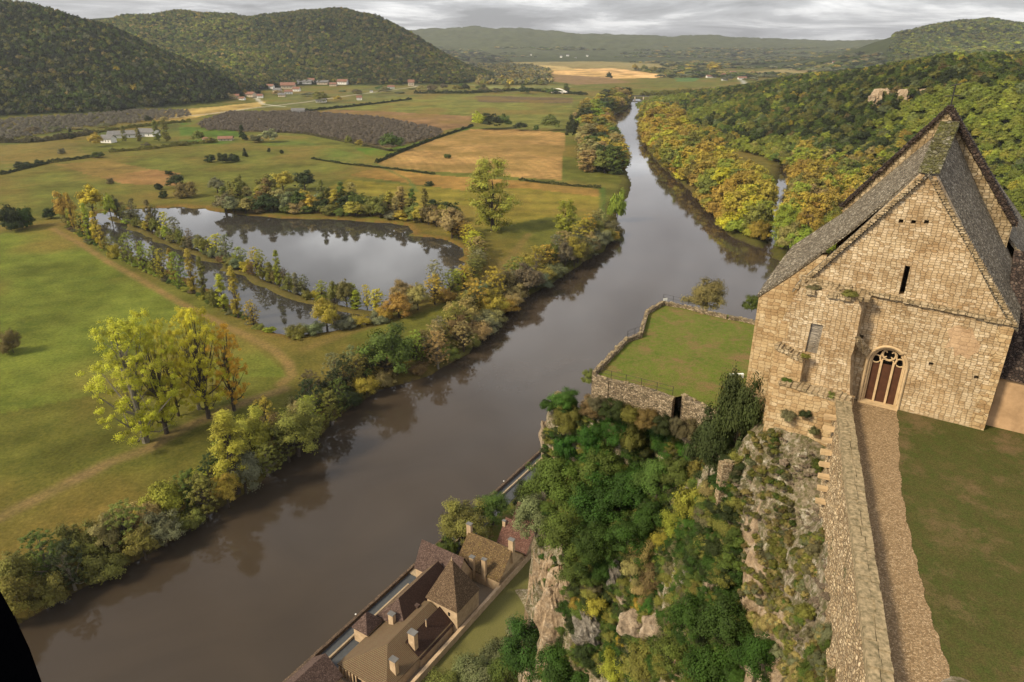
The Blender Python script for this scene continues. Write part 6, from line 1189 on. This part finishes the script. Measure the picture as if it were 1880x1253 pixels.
# ------------------------------------------------------------------ houses far off in the valley
def farhouse(px, py, wpx, hpx, roof, wall, label, rot=None, name='house', cat='house', dep=.7):
    q = P(px, py, 3.); g = gz(q[0], q[1])
    if g > 6: # on a slope: walk the sight line until it meets the relief
        d = (q-np.array([0, 0, EYE])); 
        for t_ in np.linspace(.3, 1, 700):
            r_ = np.array([0, 0, EYE])+d*t_
            if r_[2] < gz(r_[0], r_[1]): q = r_; break
    dz = proj(*q)[2]; W_ = wpx*dz/F; H_ = hpx*dz/F; r_ = empty(name, (q[0], q[1], q[2]-.6), random.uniform(-.4, .4) if rot is None else rot)
    he = H_*.58; a, d_ = W_/2, W_*dep/2
    mb = MB(); mb.box((-a, -d_, 0), (a, d_, he)); mb.slab([(-a, -d_, he), (-a, d_, he), (-a, 0, H_)], (.3, 0, 0)); mb.slab([(a, -d_, he), (a, d_, he), (a, 0, H_)], (-.3, 0, 0)); mb.build('wall', M[wall], r_)
    mb = MB(); e_ = .06*W_; mb.slab([(-a-e_, -d_-e_, he-.3), (a+e_, -d_-e_, he-.3), (a+e_, 0, H_), (-a-e_, 0, H_)], (0, 0, .35)).slab([(-a-e_, d_+e_, he-.3), (a+e_, d_+e_, he-.3), (a+e_, 0, H_), (-a-e_, 0, H_)], (0, 0, .35)); mb.build('roof', M[roof], r_)
    if dz < 2600:
        for s_ in (-.5, 0, .5): MB().box((s_*a-.6, -d_-.08, he*.3), (s_*a+.6, -d_-.02, he*.7)).build('window', M['black'], r_)
    tag(r_, label, cat); return r_
FH = [(445, 184, 10, 6, 'roof_far', 'white_far', 'small house in front of the ochre hill foot houses'), (518, 178, 12, 7, 'roof_grey', 'wall_far', 'grey roofed house lowest in the village centre'), (545, 168, 12, 8, 'roof_far', 'white_far', 'narrow gabled house between the village rows'), (612, 158, 12, 6, 'roof_far', 'wall_far', 'small brown roofed house left of the orange roof'), (470, 168, 10, 6, 'roof_far', 'wall_far', 'small ochre house tight under the wood'),
 (432, 181, 14, 8, 'roof_far', 'wall_far', 'ochre house at the hill foot, nearest the dark wood'), (460, 178, 18, 9, 'roof_far', 'wall_far', 'long ochre house beside the pale field road'), (478, 180, 10, 7, 'roof_far', 'white_far', 'small pale house at the bend of the village road'), (497, 163, 12, 8, 'roof_far', 'white_far', 'white gabled house under the wood'), (510, 170, 14, 8, 'roof_grey', 'wall_far', 'grey roofed house in the village centre'), (530, 163, 24, 11, 'roof_far', 'wall_far', 'large brown roofed house of the village'), (530, 173, 14, 8, 'roof_far', 'white_far', 'pale house below the large brown roofed one'),
 (560, 154, 24, 7, 'roof_grey', 'white_far', 'long white building at the wood edge'), (572, 152, 12, 8, 'roof_far', 'wall_far', 'pink walled house beside the long white building'), (594, 155, 20, 7, 'roof_grey', 'wall_far', 'low grey roofed row house'), (630, 155, 18, 9, 'roof_far', 'white_far', 'house with bright orange roof in the village'), (691, 148, 5, 5, 'roof_far', 'white_far', 'tiny white house in the dark wood'), (718, 163, 12, 6, 'roof_far', 'white_far', 'red roofed white house below the wood'), (755, 158, 11, 11, 'roof_far', 'wall_far', 'tall ochre house at the end of the village road'), (788, 164, 6, 4, 'roof_far', 'wall_far', 'small house beyond the tall ochre one'),
 (590, 188, 18, 7, 'roof_grey', 'white_far', 'white barn by the dark straight hedge'), (660, 184, 9, 8, 'roof_far', 'white_far', 'pale gabled house behind the dark hedge'), (682, 170, 5, 4, 'roof_grey', 'white_far', 'tiny white shed beside the village road'), (548, 208, 22, 9, 'roof_grey', 'white_far', 'open barn with white end roof at the orchard'), (415, 258, 24, 8, 'roof_far', 'wall_far', 'small cottage with ochre walls on the green field'), (378, 258, 10, 6, 'roof_far', 'wall_far', 'tiny dark walled hut beside the sheds field'),
 (200, 262, 22, 14, 'roof_grey', 'white_far', 'white gabled farm shed end by the golden tree'), (228, 252, 46, 12, 'roof_grey', 'white_far', 'long low farm shed with pale roof'), (272, 250, 34, 14, 'roof_grey', 'white_far', 'grey roofed farm shed between the poplars'), (325, 120, 12, 6, 'roof_far', 'wall_far', 'house in the hollow left of the golden trees'), (363, 122, 10, 5, 'roof_grey', 'white_far', 'white house in the hollow under the golden trees'),
 (1305, 143, 16, 5, 'roof_far', 'white_far', 'long white house of the far village beside the road'), (1325, 140, 12, 5, 'roof_far', 'wall_far', 'ochre house of the far village'), (1345, 136, 12, 5, 'roof_far', 'wall_far', 'brown roofed house of the far village'), (1362, 146, 14, 5, 'roof_far', 'white_far', 'pale house at the far village crossroads'), (1385, 138, 10, 5, 'roof_far', 'wall_far', 'last ochre house of the far village'), (1330, 148, 10, 4, 'roof_grey', 'white_far', 'small grey roofed far house'), (1402, 140, 8, 4, 'roof_far', 'white_far', 'tiny far house towards the manor'),
 (1448, 172, 16, 6, 'roof_far', 'wall_far', 'low farmhouse in front of the distant manor'), (1464, 168, 8, 8, 'roof_grey', 'wall_far', 'narrow stone house in front of the distant manor'), (1532, 118, 8, 5, 'roof_far', 'white_far', 'white house at the foot of the far hill'), (1645, 113, 10, 5, 'roof_far', 'white_far', 'sunlit cream house on the far hill slope'), (1758, 92, 7, 3, 'roof_far', 'white_far', 'tiny white house high on the far hill'),
 (975, 102, 3, 3, 'roof_grey', 'white_far', 'white speck of a house under the far plateau, leftmost'), (1030, 106, 4, 4, 'roof_grey', 'white_far', 'white far house in the hamlet under the plateau'), (1042, 104, 5, 4, 'roof_grey', 'white_far', 'larger white far house in the hamlet under the plateau'), (1057, 108, 3, 3, 'roof_grey', 'white_far', 'small white far house at the hamlet edge'), (1078, 104, 4, 3, 'roof_grey', 'white_far', 'white far house right of the hamlet')]
for f_ in FH: farhouse(*f_)
# manor with two towers
mr = empty('manor', tuple(P(1478, 155, 3.)), .1); k = proj(*P(1478, 155, 3.))[2]/F
MB().box((-7.5*k, -5*k, 0), (7.5*k, 5*k, 9*k)).build('wall', M['white_far'], mr); MB().box((-8.5*k, -6*k, 0), (-4.5*k, -2*k, 12*k)).build('tower', M['wall_far'], mr); MB().box((4.5*k, -6*k, 0), (8.5*k, -2*k, 12*k)).build('tower', M['wall_far'], mr)
MB().slab([(-7.4*k, -5*k, 9*k), (7.4*k, -5*k, 9*k), (7.4*k, 0, 12*k), (-7.4*k, 0, 12*k)], (0, 0, .8)).slab([(-7.4*k, 5*k, 9*k), (7.4*k, 5*k, 9*k), (7.4*k, 0, 12*k), (-7.4*k, 0, 12*k)], (0, 0, .8)).build('roof', M['roof_grey'], mr)
for s_ in (-2.6, 0, 2.6): MB().box(((s_-.5)*k, -5.1*k, 4*k), ((s_+.5)*k, -5.02*k, 6*k)).build('window', M['black'], mr)
tag(mr, 'distant pale manor house with two square towers beside a green field', 'manor')
# bridges
def bridge(a, b_, z, label, arch=False):
    A_, B_ = P(*a, z), P(*b_, z); v = B_-A_; l = np.linalg.norm(v[:2]); u_ = v/l; nv = np.array([-u_[1], u_[0], 0]); r_ = empty('bridge', tuple(A_))
    MB().slab([tuple(-nv*4), tuple(v-nv*4), tuple(v+nv*4), tuple(nv*4)], (0, 0, 1.6)).build('deck', M['roof_grey'], r_)
    for t_ in ((.2, .5, .8)): c = v*t_; MB().obox((c[0], c[1], -z-2), tuple(u_*1.5), tuple(nv*3.5), z+2).build('pier', M['wall_far'], r_)
    for s_ in (-3.8, 3.8): MB().slab([tuple(nv*s_+[0, 0, 1.6]), tuple(v+nv*s_+[0, 0, 1.6]), tuple(v+nv*s_+[0, 0, 2.9]), tuple(nv*s_+[0, 0, 2.9])], tuple(nv*.3)).build('parapet', M['iron'] if not arch else M['white_far'], r_)
    if arch:
        for s_ in (-3.5, 3.5): MB().tube([tuple(v*t_+nv*s_+np.array([0, 0, 1.6+math.sin(math.pi*t_)*9])) for t_ in np.linspace(0, 1, 13)], .8, 6).build('arch', M['white_far'], r_)
    tag(r_, label, 'bridge')
bridge((1140, 177), (1192, 178), 6., 'dark low bridge across the river at the far bend')
bridge((1008, 169), (1040, 171), 6., 'small pale arched bridge among the valley trees', True)
# pale cliffs in the wood behind the chapel
for px0, px1, y, h_, sd_, lb_ in ((1618, 1660, 960, 26, 41, 'pale orange rock face in the wood behind the chapel, near the river side'), (1667, 1720, 930, 24, 42, 'wide pale rock face in the wood just above the chapel cross')):
    X0, X1 = ((q_-940)/F/1.07*y for q_ in (px0, px1)); zt = rel(y, px0, 158); n = 40; m_ = 16; V = []; Fc = []; rg = random.Random(sd_); xs_ = np.linspace(X0, X1, n)
    for i, x_ in enumerate(xs_):
        tp = zt-3-5*abs(math.sin(i*.37+sd_))-(8*max(0, abs(i-n/2)/(n/2)-.75)*4)
        for k in range(m_):
            t_ = k/(m_-1); V.append((x_+rg.uniform(-.5, .5), y-4*math.sin(i*.55+sd_)-2.5*math.sin(i*1.7)+t_*5+rg.uniform(-.8, .8)+(3 if k % 5 == 0 else 0), tp-h_*(1-t_)*1.0))
    for i in range(n-1):
        for k in range(m_-1): a = i*m_+k; Fc.append((a, a+m_, a+m_+1, a+1))
    nb = len(V); V += [(v_[0], y+22, v_[2]-2) for v_ in V]; Fc += [tuple(x_+nb for x_ in reversed(f_)) for f_ in Fc]
    for i in range(n-1): a = i*m_+m_-1; Fc.append((a, a+m_, a+m_+nb, a+nb))
    for e_ in (0, (n-1)*m_):
        for k in range(m_-1): Fc.append((e_+k, e_+k+1, e_+k+1+nb, e_+k+nb))
    o = MB().add(V, Fc).build('rock_outcrop', M['cliffpale']); tag(o, lb_, 'cliff')
# dark jamb of the opening the view is taken through
jb = MB(); jp = [np.array(P(a, b_, 0.))-np.array([0, 0, EYE]) for a, b_ in ((-30, 1050), (2, 1088), (28, 1135), (54, 1190), (80, 1262), (80, 1330), (-60, 1330))]
jb.slab([tuple(q/np.linalg.norm(q)*.55) for q in jp], (-.05, -.02, -.0)); j_ = jb.build('window_jamb', M['jamb_black']); j_.location = (0, 0, EYE); tag(j_, 'black out of focus edge of the tower opening at the lower corner', 'window jamb')
